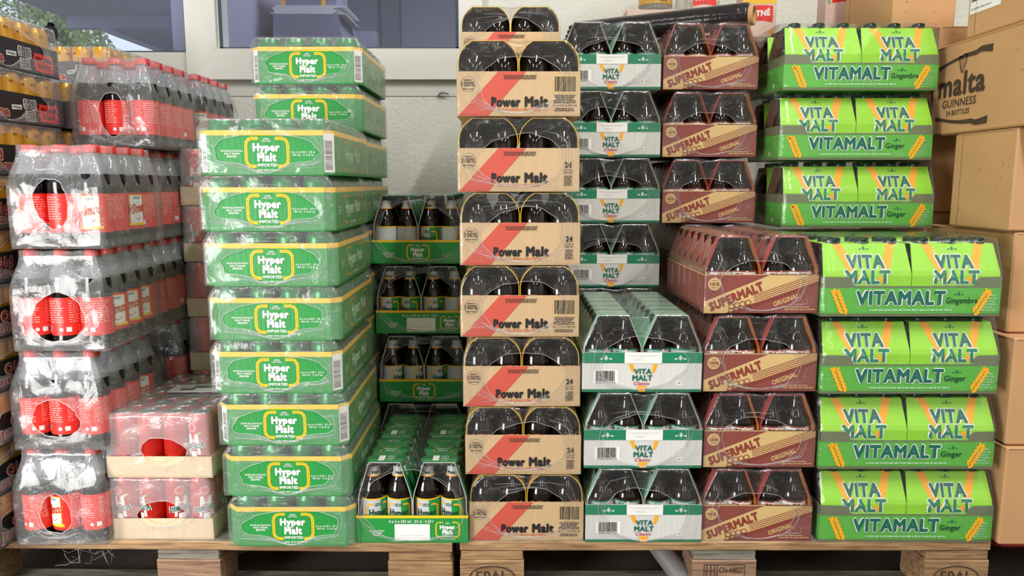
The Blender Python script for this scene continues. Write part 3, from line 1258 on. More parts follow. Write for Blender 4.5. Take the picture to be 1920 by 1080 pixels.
ORD7 = ['lowest', 'second lowest', 'third lowest', 'middle one', 'third highest', 'second highest', 'topmost']
for i, (px, var) in enumerate([(987, 0), (981.5, 1), (977, 1), (974, 0), (974, 1), (973, 0), (971, 0)]):
    if i == 3:
        var = 0
    generic_case('bottle_case', PW, PD, 0.144 + PH * i, px, 1.60, PMT[[0, 1, 1, 0, 1, 0, 0][i] if i != 5 else 1], PMS, PM_BOT, [('cap', PM_CAP), ('label', PM_LAB)], PMF[i % 4],
                 'tan cardboard bottle case with red diagonal, %s of the front tan stack' % ORD7[i], 'tan bottle cases in the front stack', False, 0.0635, 0.0303, (0.0, 0.2, -0.1, 0.3), 6, rz=random.Random(i + 50).uniform(-0.008, 0.008))
for i in range(8):
    vis = i >= 6
    generic_case('bottle_case', PW, PD, 0.144 + PH * i - 0.0, 957 if vis else 963.5, 2.0, PMT[1 if i == 7 else 0], PMS, PM_BOT, [('cap', PM_CAP), ('label', PM_LAB)], PMF[(i + 1) % 4],
                 ('tan bottle case against the wall, %s of the rear tan stack' % ('topmost' if i == 7 else 'second from top')) if vis else 'tan bottle case hidden behind the front tan stack',
                 'tan bottle cases in the rear stack', not vis, 0.0635, 0.0303, (0.0, 0.2, -0.1, 0.3), 6)

# --- white and green trays
VW, VD, VH = 0.261, 0.362, 0.1745


def spear(x, y, w, h, lean):
    """slanted grain spear with a notched tip"""
    return merge(poly((x, y), (x + w * 0.7, y), (x + w + lean, y + h * 0.8), (x + w * 0.75 + lean, y + h), (x + w * 0.3 + lean, y + h * 0.93), (x - w * 0.05 + lean, y + h), (x - w * 0.2 + lean * 0.9, y + h * 0.75)))


def vmc_tray():
    mb = MB()
    th = 0.0885
    tray_shell(mb, VW, VD, th, 'vmc_white')
    U = lambda x: (x - 630) * 0.231e-3
    V = lambda y: (1025 - y) * 0.231e-3
    f1, f2, f3 = front(-VD / 2, 0.0005), front(-VD / 2, 0.0009), front(-VD / 2, 0.0013)
    a = VW / 2 - 0.0002
    for fn, hw in ((f1, a), (right(VW / 2), VD / 2), (left(VW / 2), VD / 2)):
        mb.decal(rect(-hw, V(745), hw, th - 0.0002), fn, 'ink_green')
        mb.decal(rect(-hw, 0.0003, hw, V(998)), fn, 'ink_green')
    mb.decal(rect(U(462), V(745) - 0.0003, U(815), th - 0.0001), f2, 'ink_white')
    mb.decal(tiny_lines(U(480), V(685), U(795), V(662), 2, 2, fill=0.3), f3, 'label_silver')
    mb.decal(tiny_lines(U(535), V(722), U(650), V(700), 2, 3, fill=0.3), f3, 'label_silver')
    mb.decal(emblem(U(287), V(695), 0.0068), f2, 'ink_white')
    mb.decal(emblem(U(990), V(695), 0.0068), f2, 'ink_white')
    mb.decal(rect(U(165), V(942), U(405), V(812)), f1, 'ink_white')
    mb.decal(barcode(U(190), V(922), U(372), V(818), 9), f2, 'ink_black')
    mb.decal(tiny_lines(U(172), V(938), U(398), V(927), 1, 9), f2, 'ink_black')
    mb.decal(spear(U(535), V(830), 0.0085, 0.019, -0.006), f1, 'ink_orange')
    mb.decal(spear(U(722), V(840), 0.0085, 0.021, 0.004), f1, 'ink_orange')
    mb.decal(poly((U(600), V(1022)), (U(660), V(1022)), (U(678), V(966)), (U(583), V(966))), f2, 'ink_orange')
    mb.decal(fit(text2d('VITA', 0.05), U(553), V(852), U(720), V(798)), f2, 'ink_teal')
    mb.decal(fit(text2d('MALT', 0.05), U(538), V(915), U(728), V(860)), f2, 'ink_teal')
    mb.decal(fit(text2d('Classic', 0.015, 0.25), U(552), V(958), U(705), V(924)), f2, 'ink_crimson')
    mb.decal(rect(U(958), V(962), U(1015), V(916)), f1, 'ink_white')
    mb.decal(tiny_lines(U(972), V(946), U(1000), V(930), 1, 4), f2, 'ink_black')
    return mb.mesh('tray')


VMCP = profile(0.063, [(0.063, 0.0), (0.063, 0.097), (0.0595, 0.105), (0.0335, 0.168)])


def vmc_dec(y0, y1):
    def dec(mb):
        f = top(0.168, 0.0005)
        for k in range(3):
            a = y0 + 0.004 + k * 0.0595
            mb.decal(rect(-0.033, a + 0.002, 0.033, a + 0.012), f, 'ink_green')
            mb.decal(tiny_lines(-0.024, a + 0.004, 0.024, a + 0.009, 1, k), f, 'ink_white')
            mb.decal(rect(-0.033, a + 0.030, 0.033, a + 0.034), f, 'ink_gold')
    return dec


VMCS = [sleeve_mesh(VMCP, -VD / 2 + 0.003, -0.001, 'sleeve_vmgreen', 'sleeve_inside', 'sleeve_white', decals=vmc_dec(-VD / 2 + 0.003, 0)),
        sleeve_mesh(VMCP, 0.001, VD / 2 - 0.003, 'sleeve_vmgreen', 'sleeve_inside', 'sleeve_white', decals=vmc_dec(0.001, 0))]
LN_BOT = bottle_mesh([(0, 0.002), (0.027, 0.0), (0.0300, 0.004), (0.0300, 0.090), (0.0290, 0.101), (0.0245, 0.113), (0.0175, 0.122), (0.0145, 0.132), (0.0125, 0.150), (0.0125, 0.160), (0, 0.160)])
LN_CAP = cap_mesh(0.0135, 0.156, 0.1645, 'cap_dark')


def band_label(m, edge, zt=0.0915):
    mb = MB()
    r = 0.0305
    mb.lathe([(r, 0.036), (r, zt)], 26, m)
    f = cyl(r, 0.0004)
    mb.decal(rect(-0.09, zt - 0.003, 0.09, zt, 30), f, edge)
    mb.decal(rect(0.008, zt - 0.010, 0.013, zt, 2), f, 'ink_pink')
    mb.decal(tiny_lines(-0.016, zt - 0.009, 0.004, zt - 0.004, 1, 3), f, edge)
    return mb.mesh('label')


SM_CAP = cap_mesh(0.0128, 0.154, 0.1620, 'cap_brown')
VMC_LAB = band_label('label_silver', 'ink_green')
SM_LAB = band_label('ink_white', 'ink_smred', 0.0885)
VMCT = vmc_tray()
VMC_OUT = [(-0.131, 0.002), (0.131, 0.002), (0.131, 0.096), (0.127, 0.108), (0.099, 0.1725), (0.03, 0.1725), (0, 0.167), (-0.03, 0.1725), (-0.099, 0.1725), (-0.127, 0.108), (-0.131, 0.096)]
VMCF = [film(VMC_OUT, VD, (0.0, 0.066, 0.092, 0.060), 'film_clear', 30 + s, 26, ripple=0.012, rim=0.00045) for s in range(3)]
O3 = ['lowest', 'middle one', 'topmost']
for i, px in enumerate([1206.5, 1205.5, 1203.5]):
    generic_case('bottle_case', VW, VD, 0.144 + VH * i, px, 1.592, VMCT, VMCS, LN_BOT, [('cap', LN_CAP), ('label', VMC_LAB)], VMCF[i],
                 'white and green bottle case, %s of the front stack of three' % O3[i], 'white and green bottle cases in front', False, 0.0640, 0.0306, (0.3, -0.4, 0.1, 0.6), 6)
O4 = ['lowest in view', 'third from top', 'second from top', 'topmost']
for i in range(7):
    vis = i >= 3
    generic_case('bottle_case', VW, VD, 0.144 + VH * i, 1145.5 if vis else 1150, 2.01, VMCT, VMCS, LN_BOT, [('cap', LN_CAP), ('label', VMC_LAB)], VMCF[(i + 1) % 3],
                 ('white and green bottle case further back, %s of the rear stack' % O4[i - 3]) if vis else 'white and green bottle case hidden behind the front three',
                 'white and green bottle cases at the rear', not vis, 0.0640, 0.0306, (0.3, -0.4, 0.1, 0.6), 6)

# --- brown-red trays
SW, SD, SH = 0.248, 0.362, 0.1745


def sm_tray():
    mb = MB()
    th = 0.085
    tray_shell(mb, SW, SD, th, 'sm_red')
    U = lambda x: (x - 1182) * 0.193e-3
    V = lambda y: (975 - y) * 0.193e-3
    f1, f2, f3 = front(-SD / 2, 0.0005), front(-SD / 2, 0.0009), front(-SD / 2, 0.0013)
    a = SW / 2 - 0.0003
    mb.decal(poly((-a, V(975)), (U(790), V(975)), (a, V(610)), (a, V(537)), (U(1290), V(537)), (-a, V(845))), f1, 'ink_tan')
    mb.decal(rect(-a, V(545), a, V(536)), f1, 'ink_tan')
    mb.decal(fitq(text2d('SUPERMALT', 0.075), (U(622), V(960)), (U(1215), V(715)), (U(1172), V(610)), (U(585), V(858))), f2, 'ink_smred')
    for k in range(6):
        s0 = (U(1060 + 14 * k), V(840 + 10 * k * 0.5))
        x0, y0 = 1090 + k * 6, 775 + k * 22
        x1, y1 = 1825, 520 + k * 24
        if y1 < 540:
            x1 = 1825 - (540 - y1) * (1825 - x0) / (y0 - y1)
            y1 = 540
        mb.decal(path2d([(U(x0), V(y0)), (U(x1), V(y1))], 0.0016), f2, 'ink_smred')
    mb.decal(poly((U(1180), V(880)), (a, V(650)), (a, V(975)), (U(930), V(975))), f2, 'sm_red')
    hx = []
    for q in range(9):
        cx = 850 + (q % 5) * 62
        cy = 948 - (q // 5) * 52 - (q % 5) * 14
        P = [(U(cx + 34 * math.cos(PI / 3 * k + 0.3)), V(cy - 30 * math.sin(PI / 3 * k + 0.3))) for k in range(7)]
        hx.append(path2d(P, 0.0016))
    mb.decal(merge(*hx), f3, 'ink_smred')
    mb.decal(fitq(text2d('ORIGINAL', 0.035), (U(1330), V(905)), (U(1610), V(800)), (U(1590), V(745)), (U(1315), V(850))), f3, 'ink_tan')
    mb.decal(ell(U(652), V(645), 0.0142, 0.0142, 24), f2, 'ink_tan')
    mb.decal(fit(text2d('100%', 0.03), U(600), V(665), U(706), V(625)), f3, 'ink_smred')
    mb.decal(tiny_lines(U(625), V(612), U(680), V(600), 1, 1), f3, 'ink_smred')
    mb.decal(tiny_lines(U(610), V(690), U(695), V(680), 1, 1), f3, 'ink_smred')
    mb.decal(tiny_lines(U(1450), V(945), U(1800), V(895), 2, 4, False, 0.4), f3, 'ink_tan')
    for fn in (left(SW / 2, 0.0006), right(SW / 2, 0.0006)):
        s = 1
        mb.decal(ring(0.150, 0.045, 0.018, 0.032, 0.0015, 4), fn, 'ink_tan')
        mb.decal(rect(-SD / 2 + 0.001, th - 0.003, SD / 2 - 0.001, th - 0.0005), fn, 'ink_tan')
    return mb.mesh('tray')


SMP = profile(0.0600, [(0.0600, 0.0), (0.0600, 0.092), (0.0560, 0.104), (0.0340, 0.163)])


def sm_dec(y0, y1):
    def dec(mb):
        # band of slanted lettering panels on the outer flanks
        for s in (-1, 1):
            def fl(u, v, s=s):
                t = v
                x = 0.0560 + (0.0340 - 0.0560) * t
                z = 0.104 + (0.163 - 0.104) * t
                return (s * (x + 0.0006), u, z)
            L = (y1 - y0)
            for k in range(3):
                c = y0 + 0.03 + k * 0.0595
                mb.decal(rect(c - 0.026, 0.02, c - 0.010, 0.95), fl, 'sleeve_red')
                mb.decal(ring(c + 0.008, 0.45, 0.011, 0.26, 0.0022, 18), fl, 'ink_pink')
                mb.decal(rect(c + 0.022, 0.1, c + 0.026, 0.9), fl, 'sleeve_orange')
    return dec


SMS = [sleeve_mesh(SMP, -SD / 2 + 0.003, -0.001, 'sleeve_brown', 'sleeve_orange', 'sleeve_red', decals=sm_dec(-SD / 2 + 0.003, 0)),
       sleeve_mesh(SMP, 0.001, SD / 2 - 0.003, 'sleeve_brown', 'sleeve_orange', 'sleeve_red', decals=sm_dec(0.001, SD / 2))]
SMT = sm_tray()
SM_OUT = [(-0.1245, 0.002), (0.1245, 0.002), (0.1245, 0.094), (0.120, 0.106), (0.094, 0.1705), (0.03, 0.1705), (0, 0.1655), (-0.03, 0.1705), (-0.094, 0.1705), (-0.120, 0.106), (-0.1245, 0.094)]
SMF = [film(SM_OUT, SD, (0.0, 0.060, 0.084, 0.057), 'film_clear', 40 + s, 22, ripple=0.012, rim=0.00045) for s in range(3)]
O4B = ['lowest', 'second lowest', 'second highest', 'topmost']
for i, px in enumerate([1418.7, 1423, 1423.5, 1425]):
    generic_case('bottle_case', SW, SD, 0.144 + SH * i, px, 1.598, SMT, SMS, LN_BOT, [('cap', SM_CAP), ('label', SM_LAB)], SMF[i % 3],
                 'brown-red bottle case with tan diagonal band, %s of the front four' % O4B[i], 'brown-red bottle cases in front', False, 0.0612, 0.0285, (0.3, -0.3, 0.0, 0.2), 6, rz=0.006 * (i - 1))
for i in range(7):
    vis = i >= 4
    generic_case('bottle_case', SW, SD, 0.144 + SH * i, [0, 0, 0, 0, 1328, 1330, 1332.5][i] if vis else 1345, 2.01, SMT, SMS, LN_BOT, [('cap', SM_CAP), ('label', SM_LAB)], SMF[(i + 1) % 3],
                 ('brown-red bottle case further back, %s of the three in the rear stack' % O3[i - 4]) if vis else 'brown-red bottle case hidden behind the front four',
                 'brown-red bottle cases at the rear', not vis, 0.0612, 0.0285, (0.3, -0.3, 0.0, 0.2), 6)

# --- lime green cases
GW, GD, GH = 0.3877, 0.252, 0.1725
GU = lambda x: (x - 1311) * 0.4396e-3


def vm_tray(word):
    mb = MB()
    th = 0.066
    tray_shell(mb, GW, GD, th, 'vm_green')
    V = lambda y: (800 - y) * 0.44e-3
    f1, f2, f3 = front(-GD / 2, 0.0005), front(-GD / 2, 0.0010), front(-GD / 2, 0.0014)
    band(mb, GW, GD, th - 0.0035, th + 0.0002, 'vm_olive', 0)
    band(mb, GW, GD, 0.0, 0.006, 'vm_olive', 0)
    # raised corner tabs
    t = 0.002
    for s, w0 in ((-1, 0.070), (1, 0.060)):
        xo = s * GW / 2
        pr = [(xo, th), (xo - s * w0, th), (xo - s * (w0 - 0.006), th + 0.013), (xo - s * (w0 - 0.014), th + 0.019), (xo, th + 0.020)]
        mb.prism(pr, -GD / 2, -GD / 2 + t, 'vm_olive')
        mb.box((min(xo, xo - s * t), -GD / 2, th), (max(xo, xo - s * t), GD / 2, th + 0.019), 'vm_olive')
    mb.decal(fit(text2d('VITAMALT', 0.11), GU(1036), V(749), GU(1486), V(668)), f2, 'ink_white')
    mb.decal(fit(text2d('VITAMALT', 0.06), GU(1040), V(745), GU(1481), V(672)), f3, 'ink_teal')
    x1 = 1592 if word == 'Ginger' else 1640
    mb.decal(fit(text2d(word, 0.02), GU(1484), V(745), GU(x1), V(706)), f2, 'ink_dark_green')
    mb.decal(emblem(GU(1545), V(688), 0.0055), f2, 'ink_teal')
    mb.decal(wheat(GU(985), V(782), V(668), 0.040, -0.022), f2, 'ink_orange')
    mb.decal(wheat(GU(1630), V(782), V(672), 0.037, 0.028), f2, 'ink_orange')
    mb.decal(tiny_lines(GU(1055), V(774), GU(1570), V(764), 1, 4, fill=0.7), f2, 'ink_pale')
    mb.decal(tiny_lines(GU(1660), V(776), GU(1735), V(690), 6, 5, False, 0.5), f1, 'ink_pale')
    for fn in (left(GW / 2, 0.0006),):
        mb.decal(rect(-GD / 2 + 0.004, th - 0.0005, -GD / 2 + 0.06, th + 0.018), fn, 'ink_white')
        mb.decal(rect(-0.10, 0.010, -0.085, 0.045), fn, 'ink_orange')
        mb.decal(rect(0.055, 0.012, 0.065, 0.022), fn, 'ink_white')
        mb.decal(tiny_lines(-0.07, 0.030, 0.03, 0.052, 3, 2), fn, 'vm_olive')
    return mb.mesh('tray')


VMP = profile(0.0615, [(0.0615, 0.0), (0.0615, 0.086), (0.0590, 0.096), (0.0345, 0.1535)])


def vm_dec(mb):
    V = lambda y: 0.066 + (650 - y) * 0.425e-3
    def slope(e):
        def f(u, v):
            z = v
            if z < 0.086:
                y = -0.0615
            elif z < 0.096:
                y = -0.0615 + (z - 0.086) / 0.010 * 0.0025
            else:
                y = -0.0590 + (z - 0.096) / 0.0575 * 0.0245
            return (u, y - e, z)
        return f
    f1, f2, f3, f4 = slope(0.0004), slope(0.0009), slope(0.0013), slope(0.0017)
    U = lambda x: (x - 1100) * 0.4396e-3

    def strip(x0, y0, x1, y1, w):
        vs, fs = [], []
        n = 8
        for i in range(n + 1):
            t = i / n
            vs += [(U(x0 + (x1 - x0) * t - w / 2), V(y0 + (y1 - y0) * t)), (U(x0 + (x1 - x0) * t + w / 2), V(y0 + (y1 - y0) * t))]
        for i in range(n):
            fs.append((2 * i, 2 * i + 1, 2 * i + 3, 2 * i + 2))
        return (vs, fs)
    mb.decal(strip(966, 446, 1056, 642, 46), f1, 'ink_orange')
    mb.decal(strip(1232, 440, 1168, 642, 44), f1, 'ink_orange')
    for (s, x0, y0, x1, y1) in (('VITA', 1003, 568, 1190, 498), ('MALT', 990, 646, 1215, 574)):
        # cut in rows so the letters follow the bent board
        mb.decal(fit(text2d(s, 0.11, res=3), U(x0 - 5), V(y0 + 4), U(x1 + 5), V(y1 - 4)), f2, 'ink_white')
        mb.decal(fit(text2d(s, 0.06, res=3), U(x0), V(y0), U(x1), V(y1)), f3, 'ink_green' if s == 'MALT' else 'ink_teal')
    mb.decal(emblem(U(1095), V(468), 0.0055), f2, 'ink_teal')


VMS = [sleeve_mesh(VMP, -0.0955, 0.0955, 'vm_lime', 'sleeve_inside', 'vm_lime', axis='x', decals=vm_dec, shrink=0.006),
       sleeve_mesh(VMP, -0.0955, 0.0955, 'vm_lime', 'sleeve_inside', 'vm_lime', axis='x', shrink=0.006)]
VMT = {w: vm_tray(w) for w in ('Ginger', 'Gingembre')}
VM_CAP = cap_mesh(0.0138, 0.1525, 0.1650, 'cap_dark')
VM_BOT = bottle_mesh([(0, 0.002), (0.021, 0.0), (0.0224, 0.004), (0.0224, 0.090), (0.021, 0.104), (0.016, 0.117), (0.0125, 0.130), (0.0115, 0.150), (0.0115, 0.157), (0, 0.157)])
VM_OUT = [(-0.1265, 0.002), (0.1265, 0.002), (0.1265, 0.088), (0.122, 0.101), (0.097, 0.166), (0.080, 0.1705), (0.03, 0.1695), (-0.03, 0.1695), (-0.080, 0.1705), (-0.097, 0.166), (-0.122, 0.101), (-0.1265, 0.088)]
VMF = [film(VM_OUT, GW - 0.001, (0.0, 0.085, 0.085, 0.052), 'film_lime', 60 + s, 16, swap=True, ripple=0.0, amp=0.001) for s in range(3)]


def lime_case(px, Y, z, word, label, group, seed=0, hidden=False, rz=0.0):
    kids = [Node('tray', VMT[word])]
    for j, s in ((0, -1), (1, 1)):
        for q in (-1, 1):
            kids.append(Node('carton_sleeve', VMS[j], (q * 0.0962, s * 0.0622, 0.002)))
    if not hidden:
        for j in range(4):
            for i in range(6):
                if j == 0 or i == 0 or j == 1:
                    bx = (-1 if i < 3 else 1) * 0.0962 + ((i % 3) - 1) * 0.0615
                    by = (-1 if j < 2 else 1) * 0.0622 + (-0.0228 if j % 2 == 0 else 0.0228)
                    kids.append(Node('bottle', VM_BOT, (bx, by, 0.003), 0, [Node('cap', VM_CAP)]))
    kids.append(Node('shrink_film', VMF[seed % 3]))
    thing('bottle_case', kids, (wx(px, Y, z + 0.03), Y + GD / 2, z), rz, label, 'drinks case', group)


for i, (px, w) in enumerate([(1698, 'Ginger'), (1699, 'Ginger'), (1704, 'Ginger'), (1706.5, 'Gingembre')]):
    lime_case(px, 1.592, 0.144 + GH * i, w, 'lime green bottle case, %s of the four in the front lime stack' % O4B[i], 'lime bottle cases in front', i, rz=0.004 * (i - 1.5))
for i, (px, w) in enumerate([(1602, 'Ginger')] * 4 + [(1607, 'Ginger'), (1604, 'Ginger'), (1613, 'Gingembre')]):
    vis = i >= 4
    lime_case(px, 1.925, 0.144 + GH * i, w, ('lime green bottle case further back, %s of the three in the rear stack' % O3[i - 4]) if vis else 'lime green bottle case hidden behind the front lime stack',
              'lime bottle cases at the rear', i + 1, not vis, rz=-0.006 * (i % 3 - 1))

# ------------------------------------------------------------------ packs of red-labelled dark drink bottles
PET = bottle_mesh([(0, 0.004), (0.020, 0.0), (0.0295, 0.004), (0.0322, 0.014), (0.0322, 0.030), (0.0310, 0.034), (0.0310, 0.118), (0.0322, 0.122), (0.0322, 0.140), (0.0312, 0.152),
                   (0.0300, 0.158), (0.0300, 0.1581), (0.0262, 0.172, 'clear_bottle'), (0.0200, 0.186, 'clear_bottle'), (0.0152, 0.197, 'clear_bottle'), (0.0140, 0.204, 'clear_bottle'), (0.0, 0.204, 'clear_bottle')], 'cola')
PET_CAP = cap_mesh(0.0152, 0.2035, 0.2195, 'cap_red')


def pet_label():
    mb = MB()
    r = 0.0322
    mb.lathe([(r, 0.035), (r, 0.117)], 28, 'label_red')
    f1, f2, f3, f4 = cyl(r, 0.0004), cyl(r, 0.0008), cyl(r, 0.0012), cyl(r, 0.0016)
    # badge on the front
    bd = [(-0.017, 0.048), (0.017, 0.048), (0.017, 0.108), (0.012, 0.113), (-0.012, 0.113), (-0.017, 0.108)]
    for grow, m, f in ((0.0016, 'ink_yellow', f1), (0, 'ink_white', f2)):
        mb.decal(rect(-0.017 - grow, 0.046 - grow, 0.017 + grow, 0.111 + grow, 6, 1), f, m)
    mb.decal(fitq(text2d('Vimto', 0.055, 0.35, 3), (-0.024, 0.066), (0.022, 0.076), (0.026, 0.098), (-0.020, 0.092)), f3, 'ink_orange')
    mb.decal(fitq(text2d('Vimto', 0.028, 0.35, 3), (-0.0235, 0.067), (0.0215, 0.077), (0.0255, 0.097), (-0.0195, 0.091)), f4, 'ink_crimson')
    mb.decal(rect(-0.024, 0.043, 0.024, 0.049, 8, 1), f3, 'ink_yellow')
    mb.decal(tiny_lines(-0.010, 0.103, 0.010, 0.109, 2, 2), f3, 'ink_teal')
    mb.decal(path2d([(-0.006, 0.060), (-0.002, 0.056), (0.004, 0.058), (0.009, 0.063)], 0.0014), f3, 'ink_crimson')
    # small print round the back
    for c in (0.055, 0.100, 0.145):
        rows = tiny_lines(c - 0.018, 0.062, c + 0.018, 0.112, 10, int(c * 1000), False, 0.3)
        mb.decal(rows, f1, 'ink_pink')
    mb.decal(rect(0.060, 0.041, 0.080, 0.055, 4), f1, 'ink_white')
    mb.decal(barcode(0.062, 0.043, 0.078, 0.053, 3), f2, 'ink_black')
    mb.decal(ell(0.110, 0.048, 0.004, 0.004, 12), f1, 'ink_white')
    mb.decal(rect(0.120, 0.043, 0.130, 0.053, 2), f1, 'ink_white')
    return mb.mesh('label')


PET_LAB = pet_label()
QW, QD, QH = 0.198, 0.262, 0.221


def pet_y(x, z):
    if z > 0.135:
        return min(0.014, (z - 0.135) * 0.26)
    return 0.0


PET_OUT = [(-0.099, 0.002), (0.099, 0.002), (0.1005, 0.02), (0.1005, 0.135), (0.094, 0.165), (0.086, 0.188), (0.082, 0.203), (0.081, 0.2195), (0.05, 0.219), (0.03, 0.217), (0, 0.2195), (-0.03, 0.217), (-0.05, 0.219), (-0.081, 0.2195), (-0.082, 0.203), (-0.086, 0.188), (-0.094, 0.165), (-0.1005, 0.135), (-0.1005, 0.02)]
PETF = [film(PET_OUT, QD, h, 'film_milky', 80 + s, 70, amp=0.003, yfun=pet_y, ripple=0.035, pitch=0.0655, rim=0.001, zclear=0.160, zlow=0.028)
        for s, h in enumerate([(-0.008, 0.075, 0.033, 0.048), (-0.004, 0.072, 0.052, 0.042), (0.0, 0.075, 0.055, 0.055), (-0.008, 0.098, 0.036, 0.052), (0.0, 0.085, 0.032, 0.050)])]
PET_SIDE = film(PET_OUT, QD, (0.0, 0.09, 0.035, 0.05), 'film_milky', 95, 30, amp=0.003, yfun=pet_y, ripple=0.035, pitch=0.0655, zclear=0.160, zlow=0.028)


def pet_pack(px, Y, lvl, fm, rots, label, group, front_row=True, full=False, hidden=False, x=None, rz=0.0):
    z = 0.144 + QH * lvl
    kids = []
    rnd = random.Random(lvl * 10 + int(Y * 100))
    for j in range(4):
        for i in range(3):
            if full or (front_row and j == 0) or (i == 2 and not hidden) or (hidden and i == 1 and j in (0, 3)):
                if j == 0 and front_row:
                    a = rots[i]
                elif i == 2:
                    a = rots[2 + j] if len(rots) > 2 + j else rnd.uniform(0, 6.28)
                else:
                    a = rnd.uniform(0, 6.28)
                kids.append(Node('bottle', PET, ((i - 1) * 0.0652, (j - 1.5) * 0.0652, 0.001), a, [Node('cap', PET_CAP), Node('label', PET_LAB)]))
    kids.append(Node('shrink_film', fm))
    xx = x if x is not None else wx(px, Y, z + 0.1)
    thing('bottle_pack', kids, (xx, Y + QD / 2, z), rz, label, 'drinks pack', group)


g = 'red-labelled bottle packs'
FR = 3.0
pet_pack(110, 1.574, 0, PETF[0], (2.4, -0.5, FR, FR + .3, 3.3, 2.8), 'shrink-wrapped pack of dark bottles with red labels standing on the pallet', g, rz=0.01)
pet_pack(107.5, 1.574, 1, PETF[1], (3.2, FR, 2.8, 3.2, 3.0, 0.6), 'torn pack of dark red-labelled bottles, second lowest of the front stack', g, rz=-0.008)
pet_pack(107, 1.574, 2, PETF[2], (3.4, FR, 2.6, 0.75, 0.7, 0.55), 'pack of dark red-labelled bottles with wide opening, third lowest in front', g, rz=0.012)
pet_pack(104, 1.574, 3, PETF[3], (-1.0, FR, 0.15, 2.6, 1.2, 3.0), 'front pack of dark red-labelled bottles, two brand badges, highest of four', g, full=True)
for l in range(4):
    pet_pack(0, 1.848 if l > 1 else 1.966, l, PET_SIDE, (3, 3, 2.7, 2.9, 3.3, 0.5 if l == 3 else 2.6), 'pack of red-labelled bottles in the second row, %s of four' % O4B[l], 'red-labelled bottle packs, second row', front_row=False, x=-0.979 if l > 1 else -0.986)
pet_pack(210, 1.848, 4, PETF[4], (2.2, FR, 2.7, 2.9, 2.9, 3.1), 'top pack of red-labelled bottles with one oval opening, under the window', g, full=True)
pet_pack(0, 2.122, 4, PET_SIDE, (3, 3, 0.8, 2.9, 3.2, 2.6), 'top pack of red-labelled bottles directly behind another, nearest the wall', g, full=True, x=-0.956)
for l in range(4):
    pet_pack(0, 2.122 if l > 1 else 2.24, l, PET_SIDE, (3, 3, 3, 3, 3, 3), 'pack of red-labelled bottles hidden in the third row', 'red-labelled bottle packs, third row', front_row=False, hidden=True, x=-0.984)

# ------------------------------------------------------------------ trays of red soft-drink cans
RW, RD, RH = 0.236, 0.352, 0.149


def mir_decals(mb):
    r = 0.0285
    f1, f2, f3 = cyl(r, 0.0004), cyl(r, 0.0008), cyl(r, 0.0012)
    mb.decal(poly((-0.016, 0.050), (-0.010, 0.050), (-0.008, 0.080), (0.000, 0.062), (0.008, 0.080), (0.010, 0.050), (0.017, 0.050), (0.012, 0.098), (0.006, 0.098), (0.000, 0.080), (-0.006, 0.098), (-0.012, 0.098)), f1, 'ink_white')
    mb.decal(rect(-0.007, 0.030, 0.008, 0.058, 3), f1, 'ink_white')
    mb.decal(fitq(text2d('MIRINDA', 0.06), (-0.029, 0.058), (0.029, 0.066), (0.029, 0.080), (-0.029, 0.074)), f2, 'ink_white')
    mb.decal(fitq(text2d('MIRINDA', 0.035), (-0.028, 0.0595), (0.028, 0.0675), (0.028, 0.079), (-0.028, 0.0725)), f3, 'ink_teal')
    mb.decal(ell(-0.002, 0.112, 0.015, 0.014, 16), f1, 'ink_crimson')
    mb.decal(ell(-0.002, 0.112, 0.011, 0.010, 16), f2, 'ink_pink')
    mb.decal(ell(-0.002, 0.112, 0.008, 0.0075, 16), f3, 'cap_red')
    rnd = random.Random(4)
    for k in range(10):
        mb.decal(ell(rnd.uniform(-0.03, 0.03), rnd.uniform(0.014, 0.045), 0.0028, 0.0018, 8, rnd.uniform(0, 3)), f1, rnd.choice(['vm_lime', 'ink_gold', 'vm_lime']))
    mb.decal(ell(0.016, 0.1, 0.005, 0.0022, 8, 0.6), f2, 'vm_lime')


CAN_R = can_mesh(0.0285, 0.1445, 'can_red', mir_decals)


def mir_tray():
    mb = MB()
    tray_shell(mb, RW, RD, 0.049, 'tray_kraft', 0, 0.002)
    # soft dimple in the middle of the end wall
    mb.decal(path2d([(-0.03, 0.048), (-0.012, 0.038), (0.004, 0.035), (0.016, 0.038), (0.034, 0.048)], 0.0006), front(-RD / 2, 0.0004), 'cardboard')
    return mb.mesh('tray')


MIRT = mir_tray()
R_OUT = [(-0.1185, 0.002), (0.1185, 0.002), (0.1185, 0.05), (0.116, 0.058), (0.1155, 0.135), (0.110, 0.1475), (-0.110, 0.1475), (-0.1155, 0.135), (-0.116, 0.058), (-0.1185, 0.05)]
MIRF = [film(R_OUT, RD, (0.002 + 0.01 * s, 0.060, 0.052, 0.032), 'film_pink', 100 + s, 12, zclear=0.056) for s in range(2)]


def can_tray_case(px, Y, lvl, label, group, rots, full=False, seed=0, hidden=False, x=None, rz=0.0, k=1.0):
    z = 0.144 + RH * lvl
    kids = [Node('tray', MIRT, sx=k), Node('shrink_film', MIRF[seed % 2], sx=k)]
    rnd = random.Random(lvl + 3)
    if not hidden:
        for i in range(4):
            for j in range(6):
                if full or j == 0 or i == 3:
                    a = rots[i] if j == 0 else rnd.uniform(0, 6.28)
                    kids.append(Node('can', CAN_R, ((i - 1.5) * (0.0578 if k == 1 else 0.0502), (j - 2.5) * 0.0578, 0.0022), a))
    return thing('can_case', kids, (x if x is not None else wx(px, Y, z + 0.03), Y + RD / 2, z), rz, label, 'drinks case', group)


